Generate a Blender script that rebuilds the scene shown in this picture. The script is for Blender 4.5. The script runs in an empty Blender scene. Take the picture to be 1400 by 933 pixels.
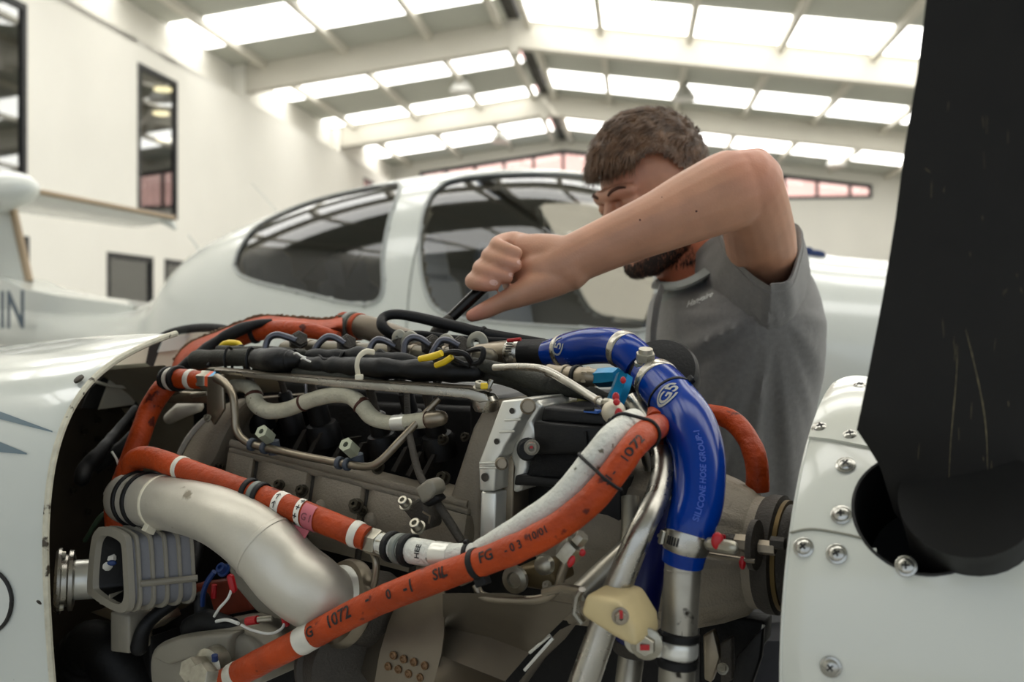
import bpy, bmesh, math, random
import numpy as np
from mathutils import Vector, Matrix, noise
random.seed(7)
S = bpy.context.scene
COL = S.collection
V = Vector
# ---------------------------------------------------------------- camera
F = 35.0 / 36.0 * 1400      # focal length in pixels of the 1400 px frame
HY = 435.0                  # image row of the horizon
CZ = 1.5                    # eye height
cam_d = bpy.data.cameras.new('camera')
cam = bpy.data.objects.new('camera', cam_d); COL.objects.link(cam)
cam.location = (0, 0, CZ); cam.rotation_euler = (math.radians(90), 0, 0)
cam_d.lens = 35; cam_d.sensor_width = 36; cam_d.sensor_fit = 'HORIZONTAL'
cam_d.shift_y = -(466.5 - HY) / 1400
cam_d.clip_start = 0.02; cam_d.clip_end = 500
cam_d.dof.use_dof = True; cam_d.dof.focus_distance = 0.98; cam_d.dof.aperture_fstop = 5.6
S.camera = cam
# ---------------------------------------------------------------- world and exposure
w = bpy.data.worlds.new('sky'); S.world = w; w.use_nodes = True
bg = w.node_tree.nodes['Background']
bg.inputs[0].default_value = (0.78, 0.88, 1.0, 1); bg.inputs[1].default_value = 1.05
S.view_settings.view_transform = 'Standard'; S.view_settings.look = 'None'
S.view_settings.gamma = 1; S.view_settings.use_curve_mapping = False
S.view_settings.exposure = 0.0
S.cycles.max_bounces = 8; S.cycles.transparent_max_bounces = 12
S.cycles.caustics_reflective = False; S.cycles.caustics_refractive = False
S.cycles.sample_clamp_indirect = 4
SKYLIGHT = 4.3

sun_d = bpy.data.lights.new('sun', 'SUN'); sun_d.energy = 5.0; sun_d.angle = .01; sun_d.color = (1, .96, .9)
sun = bpy.data.objects.new('sun', sun_d); COL.objects.link(sun); sun.rotation_euler = V((.60, .48, -.64)).to_track_quat('-Z', 'Y').to_euler(); sun.location = (-20, -10, 25)

# ---------------------------------------------------------------- helpers
def P(px, py, Y):
    return V(((px - 700) / F * Y, Y, CZ + (HY - py) / F * Y))
SP = V((0.310, 0.92, 1.23))                       # spinner centre on the propeller axis
AX = V((math.cos(math.radians(30)), -math.sin(math.radians(30)), 0))   # towards the nose
NX = V((0.5, math.cos(math.radians(30)), 0))      # away, across the nacelle
def D(px, o): return (SP.dot(NX) - o) / (NX.y + NX.x * (px - 700) / F)
def E(px, py, o): return P(px, py, D(px, o))      # o metres this side of the nacelle's centre plane
def onplane(px, py, q, n):                        # viewing ray met with a plane
    r = V(((px - 700) / F, 1, (HY - py) / F)); c = V((0, 0, CZ))
    t = (q - c).dot(n) / r.dot(n); return c + r * t
def pix(p): return (700 + F * p[0] / p[1], HY - F * (p[2] - CZ) / p[1])

ORG = {}
class MB:
    def __init__(s): s.v = []; s.f = []; s.m = []
    def add(s, vs, fs, mi=0):
        b = len(s.v); s.v += [V(x) for x in vs]; s.f += [tuple(i + b for i in f) for f in fs]; s.m += [mi] * len(fs); return s
    def quadgrid(s, rows, close_u=False, close_v=False, mi=0, flip=False):
        n = len(rows); m = len(rows[0]); vs = [p for r in rows for p in r]; fs = []
        for i in range(n - (0 if close_v else 1)):
            for j in range(m - (0 if close_u else 1)):
                a = i * m + j; b = i * m + (j + 1) % m; c = ((i + 1) % n) * m + (j + 1) % m; d = ((i + 1) % n) * m + j
                fs.append((a, d, c, b) if flip else (a, b, c, d))
        return s.add(vs, fs, mi)
    def tube(s, pts, rad, n=14, cap=True, mi=0, flat=1.0, up=None, round_ends=False):
        pts = [V(p) for p in pts]
        if not hasattr(rad, '__len__'): rad = [rad] * len(pts)
        rad = list(rad)
        if round_ends:
            d0 = (pts[1] - pts[0]).normalized(); d1 = (pts[-1] - pts[-2]).normalized(); P0, P1, R0, R1 = pts[0], pts[-1], rad[0], rad[-1]
            pre = [(P0 - d0 * R0 * math.sin(a), R0 * math.cos(a)) for a in (1.5, 1.15, .75, .38)]
            post = [(P1 + d1 * R1 * math.sin(a), R1 * math.cos(a)) for a in (.38, .75, 1.15, 1.5)]
            pts = [a for a, _ in pre] + pts + [a for a, _ in post]; rad = [b for _, b in pre] + rad + [b for _, b in post]
        fr = frames(pts, up); rows = []
        for p, r, (t, u, w_) in zip(pts, rad, fr):
            rows.append([p + (u * math.cos(2 * math.pi * k / n) + w_ * flat * math.sin(2 * math.pi * k / n)) * r for k in range(n)])
        b = len(s.v); s.quadgrid(rows, close_u=True, mi=mi)
        if cap:
            s.f += [tuple(b + k for k in reversed(range(n))), tuple(b + (len(pts) - 1) * n + k for k in range(n))]; s.m += [mi, mi]
        return s
    def box(s, c, sx, sy, sz, R=None, mi=0, bev=0.0):
        R = R or Matrix.Identity(3); c = V(c)
        if bev <= 0:
            vs = [c + R @ V((x * sx / 2, y * sy / 2, z * sz / 2)) for z in (-1, 1) for y in (-1, 1) for x in (-1, 1)]
            return s.add(vs, [(0, 2, 3, 1), (4, 5, 7, 6), (0, 1, 5, 4), (2, 6, 7, 3), (0, 4, 6, 2), (1, 3, 7, 5)], mi)
        hx, hy, hz = sx / 2, sy / 2, sz / 2; b = min(bev, hx * .9, hy * .9, hz * .9)
        def ring(z, i):
            q = [(hx - i, -(hy - b)), (hx - i, hy - b), (hx - b, hy - i), (-(hx - b), hy - i), (-(hx - i), hy - b), (-(hx - i), -(hy - b)), (-(hx - b), -(hy - i)), (hx - b, -(hy - i))]
            return [c + R @ V((x, y, z)) for x, y in q]
        rows = [ring(-hz, b * .9), ring(-hz + b, 0), ring(hz - b, 0), ring(hz, b * .9)]
        k = len(s.v); s.quadgrid(rows, close_u=True, mi=mi)
        s.f += [tuple(k + i for i in reversed(range(8))), tuple(k + 24 + i for i in range(8))]; s.m += [mi, mi]; return s
    def prism(s, poly, dvec, mi=0):                # polygon (list of points) pushed along dvec
        n = len(poly); poly = [V(p) for p in poly]; d = V(dvec)
        s.add(poly + [p + d for p in poly], [tuple(reversed(range(n))), tuple(range(n, 2 * n))] + [(i, (i + 1) % n, n + (i + 1) % n, n + i) for i in range(n)], mi); return s
    def sphere(s, c, r, n=12, R=None, mi=0):
        c = V(c); rx, ry, rz = r if hasattr(r, '__len__') else (r, r, r); R = R or Matrix.Identity(3); rows = []
        for i in range(n + 1):
            t = math.pi * i / n
            rows.append([c + R @ V((rx * math.sin(t) * math.cos(a), ry * math.sin(t) * math.sin(a), rz * math.cos(t))) for a in [2 * math.pi * k / (2 * n) for k in range(2 * n)]])
        return s.quadgrid(rows, close_u=True, mi=mi, flip=True)
    def lathe(s, c, axis, prof, n=24, mi=0, cap=True):
        c = V(c); fr = frames([c, c + V(axis)])[0]; t, u, w_ = fr
        rows = [[c + t * h + (u * math.cos(2 * math.pi * k / n) + w_ * math.sin(2 * math.pi * k / n)) * r for k in range(n)] for h, r in prof]
        b = len(s.v); s.quadgrid(rows, close_u=True, mi=mi)
        if cap:
            s.f += [tuple(b + k for k in reversed(range(n))), tuple(b + (len(rows) - 1) * n + k for k in range(n))]; s.m += [mi, mi]
        return s
    def hexn(s, c, axis, r, h, mi=0, hole=0.0):
        c = V(c); a = V(axis).normalized(); t, u, w_ = frames([c, c + a])[0]
        ring = lambda rr, hh, n=6, q=0: [c + t * hh + (u * math.cos(math.pi / 3 * k + q) + w_ * math.sin(math.pi / 3 * k + q)) * rr for k in range(6)]
        b = len(s.v); rows = [ring(r, 0), ring(r, h * .9), ring(r * .93, h)]
        if hole: rows += [ring(hole, h), ring(hole, h * .4)]
        s.quadgrid(rows, close_u=True, mi=mi)
        s.f += [tuple(b + k for k in reversed(range(6))), tuple(b + (len(rows) - 1) * 6 + k for k in range(6))]; s.m += [mi, mi]; return s
def frames(pts, up=None):
    out = []; n = len(pts); u = None
    for i in range(n):
        t = (pts[min(i + 1, n - 1)] - pts[max(i - 1, 0)])
        t = t.normalized() if t.length > 1e-9 else (out[-1][0] if out else V((1, 0, 0)))
        if u is None or up is not None:
            r = V(up) if up is not None else (V((0, 0, 1)) if abs(t.z) < .9 else V((0, 1, 0)))
            u = (r - t * r.dot(t)).normalized()
        else:
            u = (u - t * u.dot(t)).normalized()
        out.append((t, u, t.cross(u)))
    return out
def catmull(pts, per=8):
    pts = [np.array(p, float) for p in pts]
    if len(pts) < 3: 
        return [pts[0] * (1 - k / per) + pts[-1] * k / per for k in range(per + 1)]
    Q = [2 * pts[0] - pts[1]] + pts + [2 * pts[-1] - pts[-2]]; out = []
    for i in range(1, len(Q) - 2):
        p0, p1, p2, p3 = Q[i - 1], Q[i], Q[i + 1], Q[i + 2]
        for k in range(per):
            t = k / per
            out.append(.5 * ((2 * p1) + (-p0 + p2) * t + (2 * p0 - 5 * p1 + 4 * p2 - p3) * t * t + (-p0 + 3 * p1 - 3 * p2 + p3) * t ** 3))
    out.append(pts[-1]); return out

def link(o, parent, world0):
    COL.objects.link(o)
    if parent is not None:
        o.parent = parent; o.matrix_parent_inverse = Matrix.Translation(-ORG[parent.name])
    ORG[o.name] = world0; return o
def obj(name, mb, mats, parent=None, sharp=35, label=None, cat=None, group=None, kind=None, fix=True):
    me = bpy.data.meshes.new(name); vs = mb.v
    if parent is None:
        a = np.array([tuple(p) for p in vs]); org = V(((a[:, 0].min() + a[:, 0].max()) / 2, (a[:, 1].min() + a[:, 1].max()) / 2, a[:, 2].min()))
    else: org = V((0, 0, 0))
    me.from_pydata([tuple(p - org) for p in vs], [], mb.f)
    if not isinstance(mats, (list, tuple)): mats = [mats]
    for m in mats: me.materials.append(m)
    if len(mats) > 1: me.polygons.foreach_set('material_index', mb.m)
    if fix:
        bm = bmesh.new(); bm.from_mesh(me); bmesh.ops.recalc_face_normals(bm, faces=bm.faces); bm.to_mesh(me); bm.free()
    me.polygons.foreach_set('use_smooth', [True] * len(me.polygons)); me.set_sharp_from_angle(angle=math.radians(sharp))
    o = bpy.data.objects.new(name, me); link(o, parent, org if parent is None else V((0, 0, 0)))
    if parent is None: o.location = org
    return tag(o, label, cat, group, kind)
def tag(o, label=None, cat=None, group=None, kind=None):
    if label: o['label'] = label
    if cat: o['category'] = cat
    if group: o['group'] = group
    if kind: o['kind'] = kind
    return o
def thing(name, label=None, cat=None, loc=(0, 0, 0), group=None, kind=None):
    o = bpy.data.objects.new(name, None); o.empty_display_size = .05; link(o, None, V(loc)); o.location = loc
    return tag(o, label, cat, group, kind)

# ---------------------------------------------------------------- materials
MATS = {}
def mat(name, col, rough=.5, metal=0.0, var=0.0, vscale=30, bump=0.0, bscale=200, spots=None, sscale=60, sthr=.68, coat=0.0, spec=.5, aniso=0, rvar=0.0, sheen=0):
    if name in MATS: return MATS[name]
    m = bpy.data.materials.new(name); m.use_nodes = True; nt = m.node_tree; b = nt.nodes['Principled BSDF']; MATS[name] = m
    c = tuple((x / 255) ** 2.2 if max(col) > 1.01 else x for x in col) + (1,)
    b.inputs['Base Color'].default_value = c; b.inputs['Roughness'].default_value = rough; b.inputs['Metallic'].default_value = metal
    b.inputs['Coat Weight'].default_value = coat; b.inputs['Specular IOR Level'].default_value = spec; b.inputs['Coat Roughness'].default_value = .06
    if sheen: b.inputs['Sheen Weight'].default_value = sheen
    tc = nt.nodes.new('ShaderNodeTexCoord')
    def nz(scale, det=4):
        n = nt.nodes.new('ShaderNodeTexNoise'); n.inputs['Scale'].default_value = scale; n.inputs['Detail'].default_value = det
        nt.links.new(tc.outputs['Object'], n.inputs['Vector']); return n
    src = None
    if var:
        n = nz(vscale); mx = nt.nodes.new('ShaderNodeMix'); mx.data_type = 'RGBA'
        mr = nt.nodes.new('ShaderNodeMapRange'); mr.inputs[1].default_value = .3; mr.inputs[2].default_value = .7
        nt.links.new(n.outputs['Fac'], mr.inputs[0]); nt.links.new(mr.outputs[0], mx.inputs[0])
        mx.inputs[6].default_value = tuple(x * (1 - var) for x in c[:3]) + (1,); mx.inputs[7].default_value = tuple(min(1, x * (1 + var)) for x in c[:3]) + (1,)
        src = mx.outputs[2]
    if spots:
        n = nz(sscale, 6); mr = nt.nodes.new('ShaderNodeMapRange'); mr.inputs[1].default_value = sthr; mr.inputs[2].default_value = sthr + .05
        mx = nt.nodes.new('ShaderNodeMix'); mx.data_type = 'RGBA'; nt.links.new(n.outputs['Fac'], mr.inputs[0]); nt.links.new(mr.outputs[0], mx.inputs[0])
        if src: nt.links.new(src, mx.inputs[6])
        else: mx.inputs[6].default_value = c
        mx.inputs[7].default_value = tuple((x / 255) ** 2.2 for x in spots) + (1,); src = mx.outputs[2]
    if src: nt.links.new(src, b.inputs['Base Color'])
    if rvar:
        n = nz(vscale * 1.7); mr = nt.nodes.new('ShaderNodeMapRange'); mr.inputs[1].default_value = .3; mr.inputs[2].default_value = .7
        mr.inputs[3].default_value = max(0, rough - rvar); mr.inputs[4].default_value = rough + rvar
        nt.links.new(n.outputs['Fac'], mr.inputs[0]); nt.links.new(mr.outputs[0], b.inputs['Roughness'])
    if bump:
        n = nz(bscale, 3); bp = nt.nodes.new('ShaderNodeBump'); bp.inputs['Strength'].default_value = bump; bp.inputs['Distance'].default_value = .002
        nt.links.new(n.outputs['Fac'], bp.inputs['Height']); nt.links.new(bp.outputs[0], b.inputs['Normal'])
    return m
def emis(name, col, st):
    m = bpy.data.materials.new(name); m.use_nodes = True; b = m.node_tree.nodes['Principled BSDF']
    b.inputs['Base Color'].default_value = (.8, .8, .8, 1); b.inputs['Emission Color'].default_value = col + (1,); b.inputs['Emission Strength'].default_value = st; return m
def glass(name, tint, gloss_rough=.03, fres=1.5, gl=1.0):
    m = bpy.data.materials.new(name); m.use_nodes = True; nt = m.node_tree; nt.nodes.clear()
    o = nt.nodes.new('ShaderNodeOutputMaterial'); mx = nt.nodes.new('ShaderNodeMixShader'); t = nt.nodes.new('ShaderNodeBsdfTransparent'); g = nt.nodes.new('ShaderNodeBsdfGlossy'); fr = nt.nodes.new('ShaderNodeMapRange'); lw = nt.nodes.new('ShaderNodeLayerWeight'); pw = nt.nodes.new('ShaderNodeMath'); pw.operation = 'POWER'; pw.inputs[1].default_value = 5
    t.inputs[0].default_value = tint + (1,); g.inputs['Roughness'].default_value = gloss_rough; g.inputs[0].default_value = (gl, gl, gl, 1); fr.inputs[3].default_value = ((fres - 1) / (fres + 1)) ** 2; fr.inputs[4].default_value = 1.0; lw.inputs[0].default_value = .5
    nt.links.new(lw.outputs['Facing'], pw.inputs[0]); nt.links.new(pw.outputs[0], fr.inputs[0])
    nt.links.new(fr.outputs[0], mx.inputs[0]); nt.links.new(t.outputs[0], mx.inputs[1]); nt.links.new(g.outputs[0], mx.inputs[2]); nt.links.new(mx.outputs[0], o.inputs[0]); return m

# ---------------------------------------------------------------- hangar
TH = math.atan(170 / F)
def H(u, v, z): return V((u * math.cos(TH) + v * math.sin(TH), -u * math.sin(TH) + v * math.cos(TH), z))
RH = Matrix.Rotation(-TH, 3, 'Z')
M_wall = mat('wall_plaster', (232, 229, 220), .85, var=.03, vscale=.6, bump=.15, bscale=40)
M_beam = mat('painted_steel_beam', (210, 205, 192), .6, var=.03, vscale=1)
M_roof = mat('grey_roof_sheet', (190, 191, 180), .7, var=.05, vscale=.7)
M_sky = emis('translucent_skylight', (1.0, .99, .95), SKYLIGHT)
M_floor = mat('grey_epoxy_floor', (150, 150, 146), .3, var=.08, vscale=1.5, bump=.05)
M_frame = mat('dark_window_frame', (28, 30, 32), .45)
M_dark = mat('dark_office', (60, 58, 54), .8, var=.2, vscale=2)
M_wglass = glass('dark_window_glass', (.62, .64, .62), .02, 2.3)
UL, UR, V0, V1 = -8.15, 11.0, -8.0, 34.2
RU, RZ, SL = -2.5, 7.7, .133
def roofz(u): return RZ - SL * abs(u - RU)
def slabH(mb, u0, u1, v0, v1, z0, z1, mi=0):
    mb.box(H((u0 + u1) / 2, (v0 + v1) / 2, (z0 + z1) / 2), u1 - u0, v1 - v0, z1 - z0, RH, mi)
def sloped(mb, u0, u1, v0, v1, off, th, mi=0):
    q = []
    for o_ in (off - th, off):
        q += [H(u0, v0, roofz(u0) + o_), H(u1, v0, roofz(u1) + o_), H(u1, v1, roofz(u1) + o_), H(u0, v1, roofz(u0) + o_)]
    mb.add(q, [(3, 2, 1, 0), (4, 5, 6, 7), (0, 1, 5, 4), (1, 2, 6, 5), (2, 3, 7, 6), (3, 0, 4, 7)], mi)
m_ = MB(); slabH(m_, UL - 3.5, UR + .3, V0 - 6, V1 + .3, -.1, 0); obj('floor', m_, M_floor, kind='structure')
# ceiling: roof sheets, skylight panes, frames, purlins
ceil = thing('ceiling', loc=H(0, 15, 7.7), kind='structure')
FR = [6.65, 13.55, 20.45, 27.3]
bays = [V0] + FR + [V1]
du = 1.78
cellsR = [RU + .12] + [RU + du * k for k in range(1, 8)] + [UR]
cellsL = [RU - .12] + [RU - du * k for k in range(1, 4)] + [UL - .35]
skyL = {0: [(.5, 2.2), (5, 6.7)], 1: [(7.6, 9.2), (11, 12.6)], 2: [(14.2, 15.4), (17.2, 18.8)], 3: [(21.6, 23.6), (26.1, 27.0)], 4: [(30.4, 32.3)]}
skyR = {0: [(.5, 2.2), (5, 6.7)], 1: [(8, 9.6), (11.6, 13.2)], 2: [(15, 16), (18.4, 20.2)], 3: [(24.4, 26.1)], 4: [(30.2, 32.0)]}
for bi in range(5):
    a, b = bays[bi], bays[bi + 1]
    for cells, sk in ((cellsL, skyL), (cellsR, skyR)):
        cuts = [a]
        for s0, s1 in sk[bi]: cuts += [s0, s1]
        cuts.append(b)
        for ci in range(len(cells) - 1):
            u0, u1 = sorted((cells[ci], cells[ci + 1]))
            for k in range(len(cuts) - 1):
                m_ = MB()
                if k % 2: sloped(m_, u0 + .07, u1 - .07, cuts[k], cuts[k + 1], -.03, .05); obj('skylight_pane', m_, M_sky, ceil)
                else: sloped(m_, u0 + .01, u1 - .01, cuts[k], cuts[k + 1], 0, .05); obj('roof_panel', m_, M_roof, ceil)
for fv in FR:
    for (u0, u1) in ((UL - .35, RU), (RU, UR)):
        m_ = MB(); sloped(m_, u0, u1, fv - .14, fv + .14, -.02, .6); obj('beam', m_, M_beam, ceil)
    m_ = MB(); slabH(m_, RU - .09, RU + .09, fv - .17, fv + .17, RZ - .75, RZ - .01); obj('joint_plate', m_, M_beam, ceil)
for u in [RU - .3, RU + .3] + cellsR[1:-1] + cellsL[1:-1]:
    m_ = MB(); q = []
    slabH(m_, u - .06, u + .06, V0, V1, roofz(u) - .2, roofz(u) - .03); obj('purlin', m_, M_beam, ceil)
m_ = MB(); slabH(m_, RU - .12, RU + .12, V0, V1, RZ - .06, RZ + .1); obj('ridge_strip', m_, mat('ridge_seal', (60, 58, 52), .8), ceil)
# left wall with recessed windows
WIN = []   # (v0, v1, z0, z1)
def vz(px, u=UL):       # v on the left wall seen at a pixel column
    k = (px - 700) / F; Y = u / (k * math.cos(TH) - math.sin(TH)); return k * Y * math.sin(TH) + Y * math.cos(TH)
hi = (3.25, 5.72); lo = (1.2, 2.55)
wl = [(vz(188), vz(242), hi[0], hi[1]), (vz(-160), vz(36), hi[0], hi[1]), (vz(146), vz(209), 1.66, 2.53), (vz(225), vz(300), 1.66, 2.53), (vz(-60), vz(39), 1.66, 2.6), (vz(497), vz(511), 5.2, 5.75)]
vs_ = sorted(set([V0, V1] + [x for q in wl for x in q[:2]]))
zs_ = sorted(set([0, 6.1] + [x for q in wl for x in q[2:]]))
wallL = thing('wall_left', loc=H(UL, 15, 0), kind='structure')
m_ = MB()
for i in range(len(vs_) - 1):
    for j in range(len(zs_) - 1):
        vm, zm = (vs_[i] + vs_[i + 1]) / 2, (zs_[j] + zs_[j + 1]) / 2
        if any(q[0] < vm < q[1] and q[2] < zm < q[3] for q in wl): continue
        slabH(m_, UL - .07, UL, vs_[i], vs_[i + 1], zs_[j], zs_[j + 1])
obj('wall_face', m_, M_wall, wallL)
m_ = MB(); slabH(m_, UL - .6, UL - .35, V0, V1, 6.0, 7.1); slabH(m_, UL - .6, UL, V0, V1, 6.0, 6.1); obj('upper_wall', m_, M_wall, wallL)
for q in [None]:
    m_ = MB(); slabH(m_, UL - 5.4, UL - 5.3, V0, V1, 0, 6.0); slabH(m_, UL - 5.4, UL - .25, V0, V1, 3.05, 3.15); slabH(m_, UL - 5.4, UL - .25, V0, V1, 5.78, 5.88)
    for v_ in (V0, 12, 30, V1): slabH(m_, UL - 5.4, UL - .25, v_, v_ + .1, 0, 6)
    obj('office_room', m_, M_dark, wallL)
for fv in FR:
    m_ = MB(); slabH(m_, UL - .36, UL - .1, fv - .2, fv + .2, 6.1, roofz(UL) - .02); obj('pilaster', m_, M_wall, wallL)
for k, (a, b, z0, z1) in enumerate(wl):
    wn = thing('window_%d' % (k + 1), loc=H(UL, (a + b) / 2, z0), kind='structure')
    fw = .09 if k < 5 else .05
    for (a0, b0, c0, d0) in ((a, b, z0, z0 + fw), (a, b, z1 - fw, z1), (a, a + fw, z0 + fw, z1 - fw), (b - fw, b, z0 + fw, z1 - fw)):
        m_ = MB(); slabH(m_, UL - .05, UL + .015, a0, b0, c0, d0); obj('window_frame', m_, M_frame, wn)
    if k == 5:
        m_ = MB(); slabH(m_, UL - .1, UL, (a + b) / 2 - .03, (a + b) / 2 + .03, z0, z1); obj('mullion', m_, M_frame, wn)
    m_ = MB(); slabH(m_, UL - .03, UL - .022, a + fw, b - fw, z0 + fw, z1 - fw); obj('pane', m_, M_wglass, wn)
M_lamp = emis('warm_downlight', (1.0, .82, .5), 5.0)
for k, (px, py) in enumerate(((223, 121), (220, 154), (224, 190))):
    m_ = MB(); c = onplane(px, py, V((0, 0, 5.74)), V((0, 0, 1))); m_.lathe(c, V((0, 0, -1)), [(0, .16), (.04, .16), (.05, .12)], 20)
    obj('office_downlight', m_, M_lamp, label=['round warm office downlight seen highest in the tall wall window', 'round warm office downlight, middle of three in the tall window', 'round warm office downlight seen lowest in the tall wall window'][k], cat='ceiling light', group='office downlights behind the tall window')
# end wall with gable window band
wallB = thing('wall_back', loc=H(0, V1, 0), kind='structure')
BL, BR, BZ = -8.15 + 1.2, 7.6, 5.47
k0 = (575 - 700) / F
def ub(px): 
    k = (px - 700) / F; Y = V1 / (k * math.sin(TH) + math.cos(TH)); return k * Y * math.cos(TH) - Y * math.sin(TH)
BL, BR = ub(574), ub(1192)
def bandtop(u): return roofz(u) - .42 - (.12 * (u - RU) if u > RU else 0) * 0
m_ = MB()
def poly(us, zf0, zf1, v0, v1):
    for i in range(len(us) - 1):
        u0, u1 = us[i], us[i + 1]; q = [H(u, v, z) for v in (v0, v1) for (u, z) in ((u0, zf0(u0)), (u1, zf0(u1)), (u1, zf1(u1)), (u0, zf1(u0)))]
        m_.add(q, [(3, 2, 1, 0), (4, 5, 6, 7), (0, 1, 5, 4), (1, 2, 6, 5), (2, 3, 7, 6), (3, 0, 4, 7)])
poly([UL - .4, RU, UR + .3], lambda u: 0, lambda u: BZ, V1, V1 + .25)
poly([UL - .4, BL], lambda u: BZ, lambda u: roofz(u) - .02, V1, V1 + .25)
poly([BR, UR + .3], lambda u: BZ, lambda u: roofz(u) - .02, V1, V1 + .25)
poly([BL, RU, BR], bandtop, lambda u: roofz(u) - .02, V1, V1 + .25)
obj('wall_face', m_, M_wall, wallB)
M_pglass = glass('clear_pane', (.96, .95, .93), .02, 1.35)
gb = thing('window_7', loc=H(RU, V1, BZ), kind='structure')
divs = [RU - 1.02 * k for k in range(1, 5)] + [RU] + [RU + 1.06 * k for k in range(1, 10)]
divs = sorted([d for d in divs if BL + .3 < d < BR - .3] + [BL, BR])
for i, u in enumerate(divs):
    m_ = MB(); uu = min(max(u, BL + .05), BR - .05); slabH(m_, uu - .05, uu + .05, V1 - .04, V1 + .08, BZ, bandtop(uu)); obj('mullion', m_, M_frame, gb)
for i in range(len(divs) - 1):
    m_ = MB(); poly([divs[i] + .05, divs[i + 1] - .05], lambda u: bandtop(u) - .12, bandtop, V1 - .04, V1 + .08); obj('frame_rail', m_, M_frame, gb)
    m_ = MB(); poly([divs[i] + .05, divs[i + 1] - .05], lambda u: BZ, lambda u: BZ + .1, V1 - .04, V1 + .08); obj('frame_rail', m_, M_frame, gb)
    m_ = MB(); poly([divs[i] + .05, divs[i + 1] - .05], lambda u: BZ + .1, lambda u: bandtop(u) - .12, V1 + .02, V1 + .03); obj('pane', m_, M_pglass, gb)
m_ = MB(); slabH(m_, UL - 22, UR + 22, V1 + 14.0, V1 + 14.4, 0, 18)
obj('building', m_, mat('terracotta_render', (250, 200, 190), .9, var=.05, vscale=.8), label='pink terracotta building outside the gable windows', cat='building')
m_ = MB(); slabH(m_, UR, UR + .25, V0 + 13, V1, 0, roofz(UR)); obj('wall_right', m_, M_wall, kind='structure')
# pendant high-bay lamps
M_shade = mat('opal_lamp_shade', (215, 214, 208), .3)
for (px, py, Y, lb) in ((631, 120, 24.5, 'white bell pendant lamp by the second roof beam, left of the ridge'), (935, 130, 24.0, 'white bell pendant lamp below the right roof slope, above the man'),
                    (684, 189, 31.0, 'small far white pendant lamp over the gable window, left of the ridge'), (532, 0, 19.0, 'white pendant lamp cut by the top frame, left of the ridge'),
                    (976, 2, 19.0, 'white pendant lamp cut by the top frame, right of the ridge'), (1143, 222, 31.0, 'far white pendant lamp near the last right beam end')):
    p = P(px, py, Y); uu = p.x * math.cos(TH) - p.y * math.sin(TH); zt = roofz(uu) - .1; t = thing('pendant_lamp', lb, 'lamp', (p.x, p.y, p.z), 'high bay pendant lamps under the roof')
    m_ = MB(); m_.lathe(p + V((0, 0, -.12)), V((0, 0, 1)), [(0, .29), (.03, .30), (.14, .26), (.27, .17), (.33, .10)], 28); obj('lamp_shade', m_, M_shade, t)
    m_ = MB(); m_.lathe(p + V((0, 0, .2)), V((0, 0, 1)), [(0, .1), (.02, .11), (.2, .09), (.24, .04)], 20); obj('lamp_housing', m_, mat('lamp_grey', (150, 150, 146), .4), t)
    m_ = MB(); m_.tube([p + V((0, 0, .4)), V((p.x, p.y, zt))], .015, 8); obj('cord', m_, M_frame, t)
# ---------------------------------------------------------------- far aeroplane (fuselage, canopy, tail)
M_white = mat('white_aircraft_paint', (205, 207, 200), .22, coat=.6, var=.02, vscale=3)
M_tan = mat('bare_edge_strip', (150, 132, 108), .5, metal=.3)
M_liner = mat('cabin_liner', (132, 126, 112), .8)
M_canopy = glass('tinted_canopy_glass', (.80, .79, .76), .02, 1.6, 1); M_rearg = glass('dark_rear_glass', (.36, .35, .33), .02, 1.6, 1)
from mathutils.bvhtree import BVHTree
def bvh_of(o):
    me = o.data; off = o.matrix_world.translation if o.parent is None else V((0, 0, 0)); org = o.location if o.parent is None else V((0, 0, 0))
    return BVHTree.FromPolygons([v.co + org for v in me.vertices], [tuple(p.vertices) for p in me.polygons])
def hit(bv, x, y, lift=.001):
    r = V(((x - 700) / F, 1, (HY - y) / F)).normalized(); h = bv.ray_cast(V((0, 0, CZ)), r)
    if h[0] is None: return None
    n = h[1] if h[1].dot(r) < 0 else -h[1]; return h[0] + n * lift, n
FS = V((.1, 3.7, 0))
#        s     ztop  zwide zbot  halfw  exp
SEC = [(-4.3, 1.62, 1.50, 1.40, .07, 2.2), (-3.4, 1.61, 1.48, 1.36, .13, 2.3), (-2.6, 1.545, 1.42, 1.27, .20, 2.2), (-2.1, 1.555, 1.38, 1.18, .28, 2.0), (-1.8, 1.665, 1.38, 1.12, .35, 2.0),
       (-1.5, 1.855, 1.38, 1.05, .47, 2.2), (-1.0, 1.985, 1.38, .96, .55, 2.3), (-.5, 2.045, 1.38, .90, .59, 2.4), (0, 2.045, 1.38, .88, .60, 2.4), (.35, 1.985, 1.38, .88, .60, 2.3),
       (.7, 1.84, 1.36, .88, .585, 2.3), (1.0, 1.715, 1.34, .88, .57, 2.5), (1.3, 1.665, 1.32, .89, .54, 2.5), (1.7, 1.60, 1.30, .92, .47, 2.4), (2.2, 1.47, 1.27, 1.0, .32, 2.2), (2.6, 1.25, 1.22, 1.15, .08, 2)]
secs = catmull(SEC, 30)
NP = 220
def sect(q, k, inset=0.0):
    s, zt, zc, zb, hw, e = q; ph = 2 * math.pi * k / NP; c, sn = math.cos(ph), math.sin(ph)
    n = (hw - inset) * math.copysign(abs(c) ** (2 / e), c); z = zc + ((zt - inset - zc) if sn > 0 else (zc - zb - inset)) * math.copysign(abs(sn) ** (2 / e), sn)
    return FS + AX * s - NX * n + V((0, 0, z))
def inpoly(x, y, pg):
    r = False; j = len(pg) - 1
    for i in range(len(pg)):
        if (pg[i][1] > y) != (pg[j][1] > y) and x < (pg[j][0] - pg[i][0]) * (y - pg[i][1]) / (pg[j][1] - pg[i][1]) + pg[i][0]: r = not r
        j = i
    return r
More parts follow.
